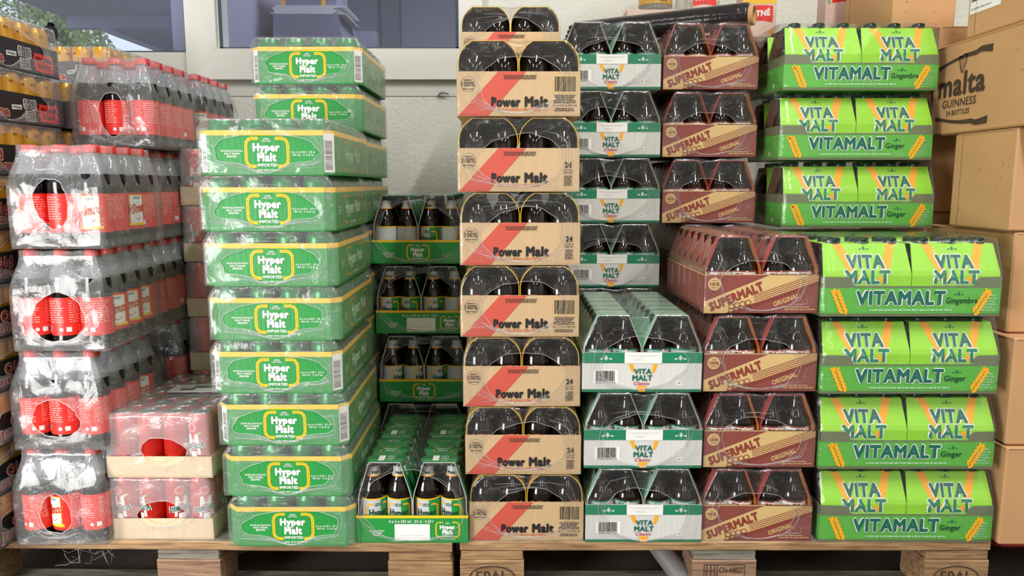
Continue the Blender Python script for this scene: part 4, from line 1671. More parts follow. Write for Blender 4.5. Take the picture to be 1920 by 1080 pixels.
g = 'red can trays'
can_tray_case(303, 1.606, 0, 'kraft tray of shrink-wrapped red cans standing on the wooden pallet', g, (-0.3, -0.7, 0.6, 0.55), seed=0)
can_tray_case(300, 1.600, 1, 'kraft tray of red cans with visible can tops, upper front one', g, (3.0, 3.2, 2.9, -0.35), full=True, seed=1, rz=-0.008)
for l in range(6):
    can_tray_case(0, 1.985, l, 'tray of red cans, %s of the narrow rear stack beside the dark bottles' % ['lowest', 'second lowest', 'third lowest', 'third highest', 'second highest', 'topmost'][l],
                  'red can trays in the rear stack', (3, 3, -0.3, 0.4) if l < 3 else ((3, -0.3, 0, 0) if l == 3 else ((-0.6, -0.5, 0, 0) if l == 4 else (0.4, 2.6, 0, 0))), seed=l, hidden=l == 0,
                  x=-0.770, k=0.89)
# printed slip lying on the can tops
mb = MB()
mb.box((-0.07, -0.035, 0), (0.07, 0.035, 0.0006), 'paper')
mb.decal(barcode(-0.02, 0.000, 0.05, 0.025, 4), top(0.0006), 'ink_black')
mb.decal(barcode(-0.045, -0.02, -0.01, 0.0, 5), top(0.0006), 'ink_black')
thing('label_slip', [], (-0.772, 1.80, 0.144 + 2 * RH + 0.001), 0.05, 'white barcode slip lying on the red can tops', 'label', me=mb.mesh('label_slip'))

# ------------------------------------------------------------------ trays of amber cans
JW, JD, JH = 0.262, 0.372, 0.117


def ginger_tray():
    mb = MB()
    th = 0.068
    tray_shell(mb, JW, JD, th, 'black_board')
    for fn in ((lambda e: right(JW / 2, e)), (lambda e: front(-JD / 2, e))):
        k = 1.0 if fn(0.0)(0, 0)[0] > 0.1 else 0.66
        a, b, c = fn(0.0005), fn(0.0009), fn(0.0013)
        S = lambda u: u * k
        mb.decal(fit(text2d('Old', 0.10), S(-0.105), 0.033, S(-0.045), 0.060), a, 'ink_pink')
        mb.decal(fit(text2d('Old', 0.05), S(-0.103), 0.0345, S(-0.047), 0.0585), b, 'ink_smred')
        mb.decal(fit(text2d('Jamaica', 0.10), S(-0.145), 0.006, S(-0.012), 0.036), a, 'ink_pink')
        mb.decal(fit(text2d('Jamaica', 0.05), S(-0.143), 0.0075, S(-0.014), 0.0345), b, 'ink_smred')
        mb.decal(fitq(rect(0, 0, 1, 1), (S(-0.004), 0.030), (S(0.030), 0.032), (S(0.030), 0.042), (S(-0.004), 0.040)), a, 'ink_white')
        mb.decal(fit(text2d('ORIGINAL', 0.03, res=1), S(-0.002), 0.033, S(0.028), 0.039), b, 'ink_black')
        for s, y0 in (('GINGER', 0.034), ('BEER', 0.008)):
            w = 0 if s == 'GINGER' else 0.006
            mb.decal(fit(text2d(s, 0.075), S(0.035 + w), y0, S(0.085 - w), y0 + 0.024), a, 'ink_white')
            mb.decal(fit(text2d(s, 0.018), S(0.037 + w), y0 + 0.002, S(0.083 - w), y0 + 0.022), b, 'ink_black')
        vs = [(S(0.090), 0.012), (S(0.096), 0.016), (S(0.09), 0.024), (S(0.093), 0.03), (S(0.089), 0.038), (S(0.094), 0.044), (S(0.092), 0.05), (S(0.13), 0.050), (S(0.155), 0.052), (S(0.166), 0.048),
              (S(0.160), 0.043), (S(0.168), 0.037), (S(0.160), 0.031), (S(0.169), 0.024), (S(0.161), 0.018), (S(0.168), 0.010), (S(0.12), 0.009)]
        mb.decal(poly(*vs), a, 'label_red')
        mb.decal(fit(text2d('FULL SUGAR', 0.05, res=1), S(0.099), 0.033, S(0.158), 0.044), b, 'ink_black')
        mb.decal(fit(text2d('IS BACK', 0.05, res=1), S(0.106), 0.017, S(0.152), 0.027), b, 'ink_black')
    return mb.mesh('tray')


JT = ginger_tray()


def amber_decals(mb):
    f = cyl(0.0303, 0.0005)
    for k in range(3):
        mb.decal(tiny_lines(-0.02 + k * 0.06, 0.086, 0.01 + k * 0.06, 0.096, 1, k), f, 'ink_brown')


CAN_A = can_mesh(0.0303, 0.1135, 'can_amber', amber_decals)
J_OUT = [(-0.1865, 0.002), (0.1865, 0.002), (0.1865, 0.07), (0.184, 0.08), (0.180, 0.105), (0.174, 0.1165), (-0.174, 0.1165), (-0.180, 0.105), (-0.184, 0.08), (-0.1865, 0.07)]
JF = [film(J_OUT, JW, (-0.01, 0.05, 0.135, 0.045), 'film_amber', 120 + s, 26, swap=True) for s in range(3)]


def amber_case(x, Y, z, label, group, full=False, hidden=False, seed=0, rz=0.0, wide=False):
    kids = [Node('tray', JT), Node('shrink_film', JF[seed % 3])]
    if not hidden:
        for i in range(4):
            for j in range(6):
                if full or i == 3 or (j == 0 and wide):
                    kids.append(Node('can', CAN_A, ((i - 1.5) * 0.0635, (j - 2.5) * 0.0612, 0.0022), random.Random(i + 9 * j).uniform(0, 6)))
    thing('can_case', kids, (x, Y + JD / 2, z), rz, label, 'drinks case', group)


O10 = ['lowest', 'second lowest', 'third lowest', 'fourth lowest', 'fifth lowest', 'fifth from top', 'fourth from top', 'third from top', 'second from top', 'topmost']
for l in range(10):
    amber_case((-1.127 if l < 2 else -1.110) - JW / 2 - 0.002 * (l % 2), 1.515, 0.144 + JH * l, 'black tray of amber cans, %s of the stack at the outer edge' % O10[l], 'amber can trays at the outer edge',
               full=(l == 9), seed=l, wide=True, rz=-0.004)
for l in range(9):
    vis = l >= 7
    amber_case(-1.092 - JW / 2, 1.90, 0.144 + JH * l, ('black tray of amber cans behind the outer stack, %s' % ('topmost' if l == 8 else 'second from top')) if vis else 'black tray of amber cans hidden behind the dark bottle packs',
               'amber can trays in the second row', full=(l == 8), hidden=not vis, seed=l, wide=True)


# far stack by the window, on a loose board on the floor
mb = MB()
mb.box((-0.16, 0.0, 0), (0.14, 0.374, 0.0865), 'wood_grey', 0.002)
thing('wooden_board', [], (-1.391, 2.412, 0), 0, 'thick wooden board on the floor under the far amber can stack', 'board', me=mb.mesh('wooden_board'))
for l in range(11):
    amber_case(-1.391, 2.412, 0.087 + JH * l, 'black tray of amber cans against the window, behind the highest dark bottle pack' if l == 10 else 'black tray of amber cans hidden in the far stack by the window',
               'amber can trays by the window', full=(l == 10), hidden=l < 10, seed=l, wide=True)


# ------------------------------------------------------------------ brown cartons
def carton(w, d, h, decals=None, seed=0, flap=True):
    mb = MB()
    mb.box((-w / 2, -d / 2, 0.001), (w / 2, d / 2, h - 0.001), 'cardboard', 0.004)
    rnd = random.Random(seed)
    # flap edges and the glued corner seam
    for y in (-d / 2, d / 2):
        mb.box((-w / 2 + 0.004, y - 0.0006, h - 0.0052), (w / 2 - 0.004, y + 0.0006, h - 0.0042), 'cardboard_dark')
    for x in (-w / 2, w / 2):
        mb.box((x - 0.0006, -d / 2 + 0.004, h - 0.0052), (x + 0.0006, d / 2 - 0.004, h - 0.0042), 'cardboard_dark')
        mb.box((x - 0.0006, d / 2 - 0.034, 0.006), (x + 0.0006, d / 2 - 0.0328, h - 0.006), 'cardboard_dark')
    if flap:
        mb.box((-w / 2 - 0.001, -d / 2 + 0.02, h - 0.001), (-w / 2 + 0.10, d / 2 - 0.03, h + 0.002), 'cardboard')
    for k in range(14):
        s = rnd.uniform(0.0006, 0.0016)
        u, v = rnd.uniform(-d / 2 + 0.02, d / 2 - 0.02), rnd.uniform(0.02, h - 0.02)
        mb.decal(ell(u, v, s * rnd.uniform(1, 2), s, 6), left(w / 2, 0.0005), 'cardboard_dark')
    for k in range(8):
        s = rnd.uniform(0.0006, 0.0014)
        mb.decal(ell(rnd.uniform(-w / 2 + 0.02, w / 2 - 0.02), rnd.uniform(0.02, h - 0.02), s * 2, s, 6), front(-d / 2, 0.0005), 'cardboard_dark')
    if decals:
        decals(mb)
    return mb.mesh('carton')


def malta(mb):
    f = left(0.125, 0.0006)
    # seen from outside: u = 0 at the middle, + towards the viewer's right (nearer end)
    U = lambda x: -0.205 + (x - 290) * 0.00052
    V = lambda y: y
    cu = -0.1
    def arc(pts_t, pts_b):
        return poly(*(pts_b + list(reversed(pts_t))))
    n = 10
    for sgn, base in ((1, 0.172), (-1, 0.040)):
        vs, fs = [], []
        for i in range(n + 1):
            t = i / n
            u = -0.185 + 0.215 * t
            bow = 0.020 * math.sin(t * PI * 0.75 + 0.2)
            th = 0.003 + 0.017 * t * t + 0.006 * (1 - t)
            z = base + sgn * (bow - 0.012 + (0.006 if t > .7 else 0))
            vs += [(u, z), (u, z + sgn * -0 + th * (1 if sgn > 0 else -1) * 0.9)]
        fs = [(2 * i, 2 * i + 2, 2 * i + 3, 2 * i + 1) for i in range(n)]
        mb.decal((vs, fs), f, 'ink_brown')
    mb.decal(fit(text2d('malta', 0.04), -0.180, 0.092, 0.012, 0.150), f, 'ink_brown')
    mb.decal(fit(text2d('GUINNESS', 0.02), -0.158, 0.066, -0.018, 0.086), f, 'ink_brown')
    mb.decal(fit(text2d('24 BOTTLES', 0.03), -0.138, 0.046, -0.042, 0.059), f, 'ink_brown')
    # harp
    hp = [(-0.098, 0.186), (-0.088, 0.184), (-0.078, 0.189), (-0.066, 0.187), (-0.070, 0.168), (-0.082, 0.146), (-0.088, 0.150), (-0.096, 0.172)]
    mb.decal(path2d(hp + [hp[0]], 0.0035), f, 'ink_brown')
    for k in range(4):
        mb.decal(path2d([(-0.092 + 0.006 * k, 0.184), (-0.086 + 0.003 * k, 0.152 + 0.003 * k)], 0.001), f, 'ink_brown')
    mb.decal(fit(text2d('TM', 0.02, res=1), -0.060, 0.184, -0.052, 0.188), f, 'ink_brown')


def slip(mb):
    f, f2 = left(0.125, 0.0006), left(0.125, 0.001)
    mb.decal(fitq(rect(0, 0, 1, 1), (-0.175, 0.055), (-0.06, 0.055), (-0.06, 0.22), (-0.175, 0.22)), f, 'ink_white')
    mb.decal(tiny_lines(-0.170, 0.080, -0.130, 0.17, 8, 4, False, 0.35), f2, 'ink_brown')
    mb.decal(tiny_lines(-0.170, 0.062, -0.075, 0.070, 1, 4, False, 0.35), f2, 'lilac_dark')


g = 'brown cartons'
CT = dict()
# near column on the red base: (height, front Y, depth, width, x-left, decals)
zc = 0.136
cart = [
    ('unprinted brown carton on the red base, lowest of the near carton column', 0.231, 1.590, 0.36, 0.40, 1.098, None),
    ('unprinted brown carton, second lowest of the near carton column', 0.245, 1.600, 0.36, 0.40, 1.100, None),
    ('unprinted brown carton, third lowest of the near carton column', 0.228, 1.650, 0.36, 0.40, 1.112, None),
    ('unprinted brown carton with small stain dots, directly under the printed carton', 0.228, 1.650, 0.232, 0.40, 1.098, None),
    ('brown carton printed with a harp emblem and black brand lettering', 0.224, 1.585, 0.415, 0.25, 1.098, malta),
    ('brown carton with white paper label, resting on the printed carton', 0.240, 1.510, 0.37, 0.25, 1.102, slip),
]
for k, (lb, h, Y, d, w, xl, dec) in enumerate(cart):
    thing('carton', [], (xl + w / 2, Y + d / 2, zc), 0, lb, 'carton', g, me=carton(w, d, h, dec, k, flap=False))
    zc += h
# far column behind
zc = 0.136
for k in range(5):
    h = 0.244
    thing('carton', [], (1.122 + 0.2, 2.03 + 0.19, zc), 0, 'brown carton in the far column, mostly behind the near cartons', 'carton', 'brown cartons in the far column', me=carton(0.40, 0.38, h, None, 20 + k, False))
    zc += h
thing('carton', [], (1.018 + 0.085, 2.08 + 0.15, zc), 0, 'upright brown carton above the lime cases, left of the labelled carton', 'carton', g, me=carton(0.168, 0.30, 0.30, None, 31, False))

# red base under the cartons
mb = MB()
for k in range(3):
    mb.box((0.0, 0.02 + k * 0.27, 0.10), (0.60, 0.19 + k * 0.27, 0.136), 'red_plastic', 0.008)
mb.box((0.0, 0.0, 0.108), (0.60, 0.06, 0.130), 'red_plastic', 0.008)
mb.box((0.0, 0.0, 0.118), (0.05, 0.78, 0.132), 'red_plastic', 0.006)
legs = []
for a in (0.16, 0.46):
    for b in (0.22, 0.60):
        q = MB()
        q.box((a, b, 0.0), (a + 0.12, b + 0.12, 0.10), 'red_plastic', 0.01)
        legs.append(Node('foot', q.mesh('foot')))
thing('plastic_pallet', [Node('deck', mb.mesh('deck'))] + legs, (1.125, 1.63, 0.0), 0, 'red plastic pallet under the brown cartons', 'pallet')


# ------------------------------------------------------------------ wooden pallets
def board(x0, y0, z0, x1, y1, z1, m, seed, decals=None, topm=None):
    rnd = random.Random(seed)
    mb = MB()
    n = 10
    L = x1 - x0
    rows = []
    for i in range(n + 1):
        x = x0 + L * i / n
        j = lambda: rnd.uniform(-0.0009, 0.0009)
        c = 0.003
        rows.append([(x, y0 + c + j(), z0), (x, y1 - c + j(), z0), (x, y1 + j(), z0 + c), (x, y1 + j(), z1 - c), (x, y1 - c, z1), (x, y0 + c, z1), (x, y0 + j(), z1 - c), (x, y0 + j(), z0 + c)])
    vs = [v for r in rows for v in r]
    fs = [tuple(range(7, -1, -1)), tuple(n * 8 + k for k in range(8))]
    for i in range(n):
        for k in range(8):
            q = (k + 1) % 8
            fs.append((i * 8 + k, i * 8 + q, (i + 1) * 8 + q, (i + 1) * 8 + k))
    mb.add(vs, fs, m)
    if topm:
        k = mb._m(topm)
        for i in range(n):
            mb.mi[2 + i * 8 + 4] = k
    if decals:
        decals(mb)
    return mb.mesh('board')


def epal(cx, cz, y):
    def dec(mb):
        f = front(y, 0.0012)
        mb.decal(ring(cx, cz, 0.052, 0.027, 0.0032, 36), f, 'ink_brown')
        mb.decal(fit(text2d('EPAL', 0.02), cx - 0.036, cz - 0.013, cx + 0.036, cz + 0.014), f, 'ink_brown')
    return dec


def ippc(cx, cz, y):
    def dec(mb):
        f = front(y, 0.0012)
        x0, x1, z0, z1 = cx - 0.046, cx + 0.046, cz - 0.028, cz + 0.030
        mb.decal(path2d([(x0, z0), (x0, z1), (x1, z1), (x1, z0), (x0, z0)], 0.0016), f, 'ink_brown')
        mb.decal(path2d([(x0 + 0.030, z0), (x0 + 0.030, z1)], 0.0016), f, 'ink_brown')
        for k in range(3):
            mb.decal(path2d([(x0 + 0.006 + k * 0.009, z0), (x0 + 0.006 + k * 0.009, z1)], 0.0016), f, 'ink_brown')
        mb.decal(path2d([(x0, cz + 0.012), (x0 + 0.024, cz + 0.016)], 0.0016), f, 'ink_brown')
        mb.decal(fit(text2d('CN-44027', 0.015), x0 + 0.034, cz + 0.010, x1 - 0.003, cz + 0.024), f, 'ink_brown')
        mb.decal(fit(text2d('HT', 0.015), x0 + 0.034, cz - 0.016, x0 + 0.05, cz - 0.003), f, 'ink_brown')
    return dec


def pallet(name, loc, rz, label, marks, wood, topw):
    kids = []
    L, D = 1.2, 0.8
    ys = [(0, 0.145), (0.1825, 0.2825), (0.3275, 0.4725), (0.5175, 0.6175), (0.655, 0.8)]
    for k, (a, b) in enumerate(ys):
        kids.append(Node('deck_board', board(0, a, 0.122, L, b, 0.144, wood, 5 + k, None, topw)))
    for k, (a, b) in enumerate([(0, 0.145), (0.5275, 0.6725), (1.055, 1.2)]):
        # stringer across the depth: built along x then placed turned
        q = MB()
        q.box((a + 0.002, 0.0015, 0.100), (b - 0.002, D - 0.0015, 0.1215), 'wood_grey' if k == 1 else 'wood', 0.002)
        kids.append(Node('stringer_board', q.mesh('stringer_board')))
    for i, (a, b) in enumerate([(0, 0.145), (0.5275, 0.6725), (1.055, 1.2)]):
        for j, (c, d) in enumerate([(0, 0.1), (0.3275, 0.4725), (0.7, 0.8)]):
            dec = None
            if j == 0 and marks[i]:
                dec = (epal if marks[i] == 'epal' else ippc)((a + b) / 2, 0.060, c)
            kids.append(Node('block', board(a, c, 0.022, b, d, 0.0998, 'wood_pink' if (i == 1 or wood == 'wood_pink') else 'wood', 30 + i * 3 + j, dec)))
    for j, (c, d) in enumerate([(0, 0.1), (0.3275, 0.4725), (0.7, 0.8)]):
        kids.append(Node('base_board', board(0, c, 0.0, L, d, 0.0218, 'wood_grey', 50 + j)))
    return thing(name, kids, loc, rz, label, 'pallet', 'wooden pallets')


pallet('wooden_pallet', (-0.118, 1.592, 0), 0.0, 'wooden pallet with oval stamped blocks, under the tan, brown and lime cases', ('epal', 'ippc', 'epal'), 'wood', 'wood_grey')
pallet('wooden_pallet', (-1.335, 1.606, 0), math.radians(-1.1), 'wooden pallet without stamps, under the red cans and green trays', (None, None, None), 'wood', 'wood_grey')

# grey tube on the floor between the pallet blocks
mb = MB()
mb.lathe([(0.0, 0.0), (0.012, 0.0), (0.013, 0.03), (0.015, 0.034), (0.024, 0.05), (0.026, 0.06), (0.026, 0.30), (0.0, 0.30)], 20, 'grey_plastic')
thing('plastic_tube', [], (0.315, 1.86, 0.098), 0, 'grey plastic tube lying under the stamped pallet between two blocks', 'tube', me=mb.mesh('plastic_tube'), rot=(math.radians(107), 0, math.radians(22)))

# loose shreds of film hanging below the edge of the pallet
rnd = random.Random(7)
mb = MB()
for k in range(15):
    x = rnd.uniform(-1.15, -0.86) if k < 12 else rnd.uniform(-0.83, -0.7)
    y = rnd.uniform(1.64, 1.75)
    z = rnd.uniform(0.03, 0.112)
    pts = [(x + 0.02 * s * rnd.uniform(0.2, 1), y + rnd.uniform(-0.01, 0.01), z + rnd.uniform(-0.012, 0.012) * s) for s in range(5)]
    mb.tube(pts, rnd.uniform(0.0003, 0.0009), 'film_edge', 4)
o = thing('film_shreds', [], (0, 0, 0), 0, 'thin shreds of clear film under the unstamped pallet', 'film shreds', me=mb.mesh('film_shreds'))
o['kind'] = 'stuff'

# ------------------------------------------------------------------ goods on the wall shelf
mb = MB()
mb.box((0.30, 2.42, 1.385), (1.16, 2.797, 1.402), 'wood_grey', 0.003)
brk = []
for x in (0.42, 1.0):
    q = MB()
    q.box((x, 2.775, 1.22), (x + 0.025, 2.797, 1.385), 'steel')
    q.prism([(2.45, 1.385), (2.797, 1.25), (2.797, 1.27), (2.48, 1.385)], x + 0.002, x + 0.022, 'steel', axis='x')
    brk.append(Node('bracket', q.mesh('bracket')))
thing('wall_shelf', [Node('shelf_board', mb.mesh('shelf_board'))] + brk, (0, 0, 0), 0, 'shelf on the white wall behind the tallest bottle stacks', 'shelf')
mb = MB()
mb.box((0, 0, 0), (0.295, 0.17, 0.103), 'pink_box', 0.002)
thing('carton', [], (0.372, 2.52, 1.402), 0, 'pale pink carton under the jars, behind the black roll', 'carton', me=mb.mesh('carton'))


def jar(r, h, lab, name, loc, label):
    q = MB()
    q.lathe([(0, 0.002), (r * 0.86, 0.0), (r * 0.97, 0.004), (r, 0.012), (r * 0.96, 0.02), (r * 0.97, 0.026), (r * 0.97, h * 0.84), (r * 0.8, h * 0.92), (r * 0.8, h * 0.93)], 26, 'jar_glass')
    kids = [Node('jar_body', q.mesh('jar_body'))]
    if lab:
        q = MB()
        q.lathe([(r * 0.985, 0.022), (r * 0.985, h * 0.8)], 26, 'label_gold')
        q.decal(tiny_lines(-0.025, 0.03, 0.0, 0.05, 2, 3), cyl(r * 0.985), 'ink_brown')
        q.decal(rect(0.006, 0.028, 0.010, 0.06, 1), cyl(r * 0.985), 'ink_brown')
        q.decal(rect(0.015, 0.028, 0.019, 0.06, 1), cyl(r * 0.985), 'ink_brown')
        q.decal(rect(0.024, 0.028, 0.028, 0.06, 1), cyl(r * 0.985), 'ink_brown')
        kids.append(Node('label', q.mesh('label')))
    q = MB()
    q.lathe([(r * 0.84, h * 0.93), (r * 0.84, h), (0, h)], 26, 'cap_gold')
    kids.append(Node('lid', q.mesh('lid')))
    thing(name, kids, loc, 0, label, 'jar', 'jars on the shelf')


jar(0.056, 0.17, True, 'glass_jar', (0.476, 2.585, 1.505), 'glass jar with gold label standing behind the black roll')
jar(0.030, 0.15, False, 'glass_jar', (0.572, 2.585, 1.505), 'narrow plain glass jar beside the gold-labelled jar')


def tea_box(loc, w, h, d, pal, label, zl, rz=0):
    q = MB()
    q.box((-w / 2, 0, 0), (w / 2, d, h), 'pink_box', 0.0015)
    f1, f2, f3 = front(0.0, 0.0005), front(0.0, 0.0009), front(0, 0.0013)
    n = 8
    vs, fs = [], []
    x0, x1 = -w * 0.34, w * 0.40
    for i in range(n + 1):
        t = i / n
        u = x0 + (x1 - x0) * t
        b = 0.006 * math.sin(t * PI)
        vs += [(u, zl + b), (u, zl + 0.052 + b * 0.3)]
    fs = [(2 * i, 2 * i + 2, 2 * i + 3, 2 * i + 1) for i in range(n)]
    q.decal((vs, fs), f1, 'label_red')
    q.decal(fitq(text2d('FITNÉ', 0.06), (x0 + 0.008, zl + 0.016), (x1 - 0.008, zl + 0.022), (x1 - 0.010, zl + 0.046), (x0 + 0.010, zl + 0.040)), f2, 'ink_white')
    q.decal(ell((x0 + x1) / 2, zl + 0.012, 0.003, 0.002, 8), f2, 'ink_teal')
    if pal:
        q.decal(rect(-w / 2 + 0.001, zl + 0.058, w / 2 - 0.001, zl + 0.075), f1, 'fruit_yellow')
        q.decal(ell(-w * 0.22, zl + 0.092, 0.013, 0.011, 14), f1, 'label_red')
        q.decal(ell(w * 0.12, zl + 0.096, 0.014, 0.012, 14), f1, 'ink_orange')
        q.decal(ell(w * 0.3, zl + 0.108, 0.010, 0.010, 14), f1, 'fruit_yellow')
        q.decal(rect(w * 0.28, 0.02, w * 0.45, 0.035), f1, 'ink_orange')
        q.box((w / 2 - 0.0005, 0.004, zl + 0.055), (w / 2 + 0.0012, d - 0.002, zl + 0.10), 'fruit_yellow')
    else:
        q.decal(ell(-w * 0.42, zl + 0.005, 0.004, 0.010, 10, 0.4), f1, 'leaf')
        q.decal(ell(w * 0.46, zl + 0.01, 0.003, 0.010, 10, -0.4), f1, 'leaf')
        q.decal(ell(-w * 0.40, zl + 0.045, 0.010, 0.012, 12), f1, 'ink_pink')
    thing('tea_box', [], loc, rz, label, 'box', 'tea boxes on the shelf', me=q.mesh('tea_box'))


tea_box((0.640, 2.60, 1.505), 0.105, 0.15, 0.07, False, 'pale box with red panel behind the black roll, beside the jars', 0.028)
tea_box((0.795, 2.50, 1.402), 0.110, 0.20, 0.07, True, 'tea box with yellow band and fruit picture, beside the roll end', 0.058)
tea_box((1.070, 2.50, 1.402), 0.125, 0.22, 0.07, False, 'pale pink tea box with red brand panel, above the lime cases', 0.118)
mb = MB()
mb.lathe([(0, 0.001), (0.022, 0.0), (0.024, 0.01), (0.022, 0.1), (0.025, 0.17), (0.018, 0.20), (0.0, 0.205)], 18, 'film_edge')
thing('plastic_bag', [], (1.158 - 0.0, 2.47, 1.402), 0, 'crumpled clear plastic bag beside the pale pink tea box', 'bag', me=mb.mesh('plastic_bag'))

# roll of black stretch film lying on the rear stacks
A, B = Vector((0.215, 2.405, 1.408)), Vector((0.660, 2.155, 1.408))
ax = (B - A)
LR = ax.length
ang = math.atan2(ax.y, ax.x)
mb = MB()
mb.lathe([(0.022, 0.0), (0.034, 0.002), (0.0360, 0.006), (0.0362, LR * 0.3), (0.0355, LR * 0.5), (0.0363, LR * 0.7), (0.0360, LR - 0.006), (0.034, LR - 0.002), (0.022, LR)], 40, 'black_film')
rl = mb.mesh('film_winding')
mb = MB()
mb.lathe([(0.0225, -0.012), (0.0270, -0.012), (0.0270, LR + 0.012), (0.0225, LR + 0.012), (0.0225, -0.012)], 32, 'cardboard')
thing('film_roll', [Node('film_winding', rl), Node('cardboard_core', mb.mesh('cardboard_core'), label='brown cardboard core')], tuple(A), 0,
      'roll of black stretch film lying across the tops of the rear cases', 'roll', rot=(0, PI / 2, ang))

# ------------------------------------------------------------------ room shell
WY = 2.80


def wxx(px, y):
    z = H + WY * math.tan(math.atan((540 - y) / FPX) - PITCH)
    return wx(px, WY, z)


def wzz(y):
    return H + WY * math.tan(math.atan((540 - y) / FPX) - PITCH)


wz0 = wzz(151)
wz1 = 2.35
wxl, wxr = -2.6, wxx(905, 100)
XL, XR, YB, ZC = -3.2, 3.2, -3.6, 3.1
mb = MB()
T = 0.12
mb.box((XL, WY, 0), (XR, WY + T, wz0 - 0.055), 'plaster')
mb.box((XL, WY - 0.004, wz0 - 0.055), (XR, WY + T, wz0), 'smooth_plaster')
mb.box((XL, WY, wz0), (wxl, WY + T, ZC), 'plaster')
mb.box((wxr, WY, wz0), (XR, WY + T, ZC), 'plaster')
mb.box((wxl, WY, wz1), (wxr, WY + T, ZC), 'plaster')
structure('wall_back', mb.mesh('wall_back'))
mb = MB()
mb.box((XL, YB, -0.1), (XR, WY, 0), 'concrete')
structure('floor', mb.mesh('floor'))
mb = MB()
mb.box((XL, YB, ZC), (XR, WY + T, ZC + 0.1), 'ceiling_paint')
structure('ceiling', mb.mesh('ceiling'))
mb = MB()
mb.box((XR, YB, 0), (XR + 0.1, WY + T, ZC), 'smooth_plaster')
structure('wall_right', mb.mesh('wall_right'))
mb = MB()
mb.box((XL - 0.1, YB, 0), (XL, -2.6, ZC), 'smooth_plaster')
mb.box((XL - 0.1, -0.4, 0), (XL, WY + T, ZC), 'smooth_plaster')
mb.box((XL - 0.1, -2.6, 2.2), (XL, -0.4, ZC), 'smooth_plaster')
structure('wall_left', mb.mesh('wall_left'))
mb = MB()
mb.box((XL, YB - 0.1, 0), (XR, YB, ZC), 'smooth_plaster')
structure('wall_front', mb.mesh('wall_front'))

# window: fixed light and an opening sash side by side
mx = wxx(357, 120)
gl_b = wzz(99)
sash_b = wzz(94)
sx0 = wxx(411, 60)
sx1 = wxx(862, 60)


def frame(mb, x0, x1, z0, z1, gx0, gx1, gz0, gz1, y0, y1, m='upvc'):
    """mitred frame with a sloped inner lip"""
    o = [(x0, z0), (x1, z0), (x1, z1), (x0, z1)]
    i = [(gx0, gz0), (gx1, gz0), (gx1, gz1), (gx0, gz1)]
    i2 = [(gx0 + 0.008, gz0 + 0.008), (gx1 - 0.008, gz0 + 0.008), (gx1 - 0.008, gz1 - 0.008), (gx0 + 0.008, gz1 - 0.008)]
    L_ = [(p, y1) for p in o], [(p, y0) for p in o], [(p, y0) for p in i], [(p, y0 + 0.022) for p in i], [(p, y0 + 0.026) for p in i2], [(p, y1) for p in i2]
    vs = []
    for r in L_:
        vs += [(p[0], y, p[1]) for p, y in r]
    fs = []
    for r in range(5):
        for k in range(4):
            q = (k + 1) % 4
            fs.append((r * 4 + k, r * 4 + q, r * 4 + 4 + q, r * 4 + 4 + k))
    mb.add(vs, fs, m)
    for k in range(4):
        q = (k + 1) % 4
        mb.add([(o[k][0], y0 - 0.0004, o[k][1]), (i[k][0], y0 - 0.0004, i[k][1]), (i[k][0] + 0.0008, y0 - 0.0004, i[k][1] + 0.0004), (o[k][0] + 0.0008, y0 - 0.0004, o[k][1] + 0.0004)], [(0, 1, 2, 3)], 'gasket')


def window(name, x0, x1, z0, z1, gx0, gx1, gz0, gz1, y0, handle=None):
    q = MB()
    frame(q, x0, x1, z0, z1, gx0, gx1, gz0, gz1, y0, WY + 0.07)
    o = structure(name, q.mesh(name))
    q = MB()
    q.box((gx0 + 0.004, y0 + 0.030, gz0 + 0.004), (gx1 - 0.004, y0 + 0.034, gz1 - 0.004), 'window_glass')
    spawn(Node('pane', q.mesh('pane')), o)
    q = MB()
    for (a, b) in (((gx0 + 0.004, y0 + 0.0235, gz0), (gx0 + 0.014, y0 + 0.029, gz1)), ((gx1 - 0.014, y0 + 0.0235, gz0), (gx1 - 0.004, y0 + 0.029, gz1)), ((gx0, y0 + 0.0235, gz0 + 0.004), (gx1, y0 + 0.029, gz0 + 0.009))):
        q.box(a, b, 'gasket')
    spawn(Node('gasket', q.mesh('gasket'), label='dark rubber gasket'), o)
    return o


window('window_1', wxl, mx - 0.001, wz0, wz1, wxl + 0.09, mx - 0.006, gl_b, wz1 - 0.09, WY - 0.012)
window('window_2', mx + 0.001, wxr, wz0, wz1, sx0, sx1, sash_b, wz1 - 0.09, WY - 0.034)
# dark handle on the fixed light
mb = MB()
mb.tube([(0, 0, 0.065), (0.004, -0.01, 0.05), (0.006, -0.012, 0.025), (0.004, -0.01, 0.0)], [0.012, 0.021, 0.022, 0.010], 'dark_plastic', 12)
thing('window_handle', [], (wxx(103, 70) - 0.0, WY - 0.02, wzz(84)), 0, 'dark rounded handle on the window pane above the amber cans', 'handle', me=mb.mesh('window_handle'))
# small metal hook on the wall under the window
mb = MB()
mb.tube([(-0.022, 0.0, -0.004), (-0.012, -0.012, 0.004), (0.004, -0.014, 0.006), (0.018, -0.010, 0.0)], [0.003, 0.0045, 0.0045, 0.002], 'steel', 8)
thing('wall_hook', [], (wxx(833, 178), WY - 0.008, wzz(178)), 0, 'small bent metal hook on the wall below the window', 'hook', me=mb.mesh('wall_hook'))

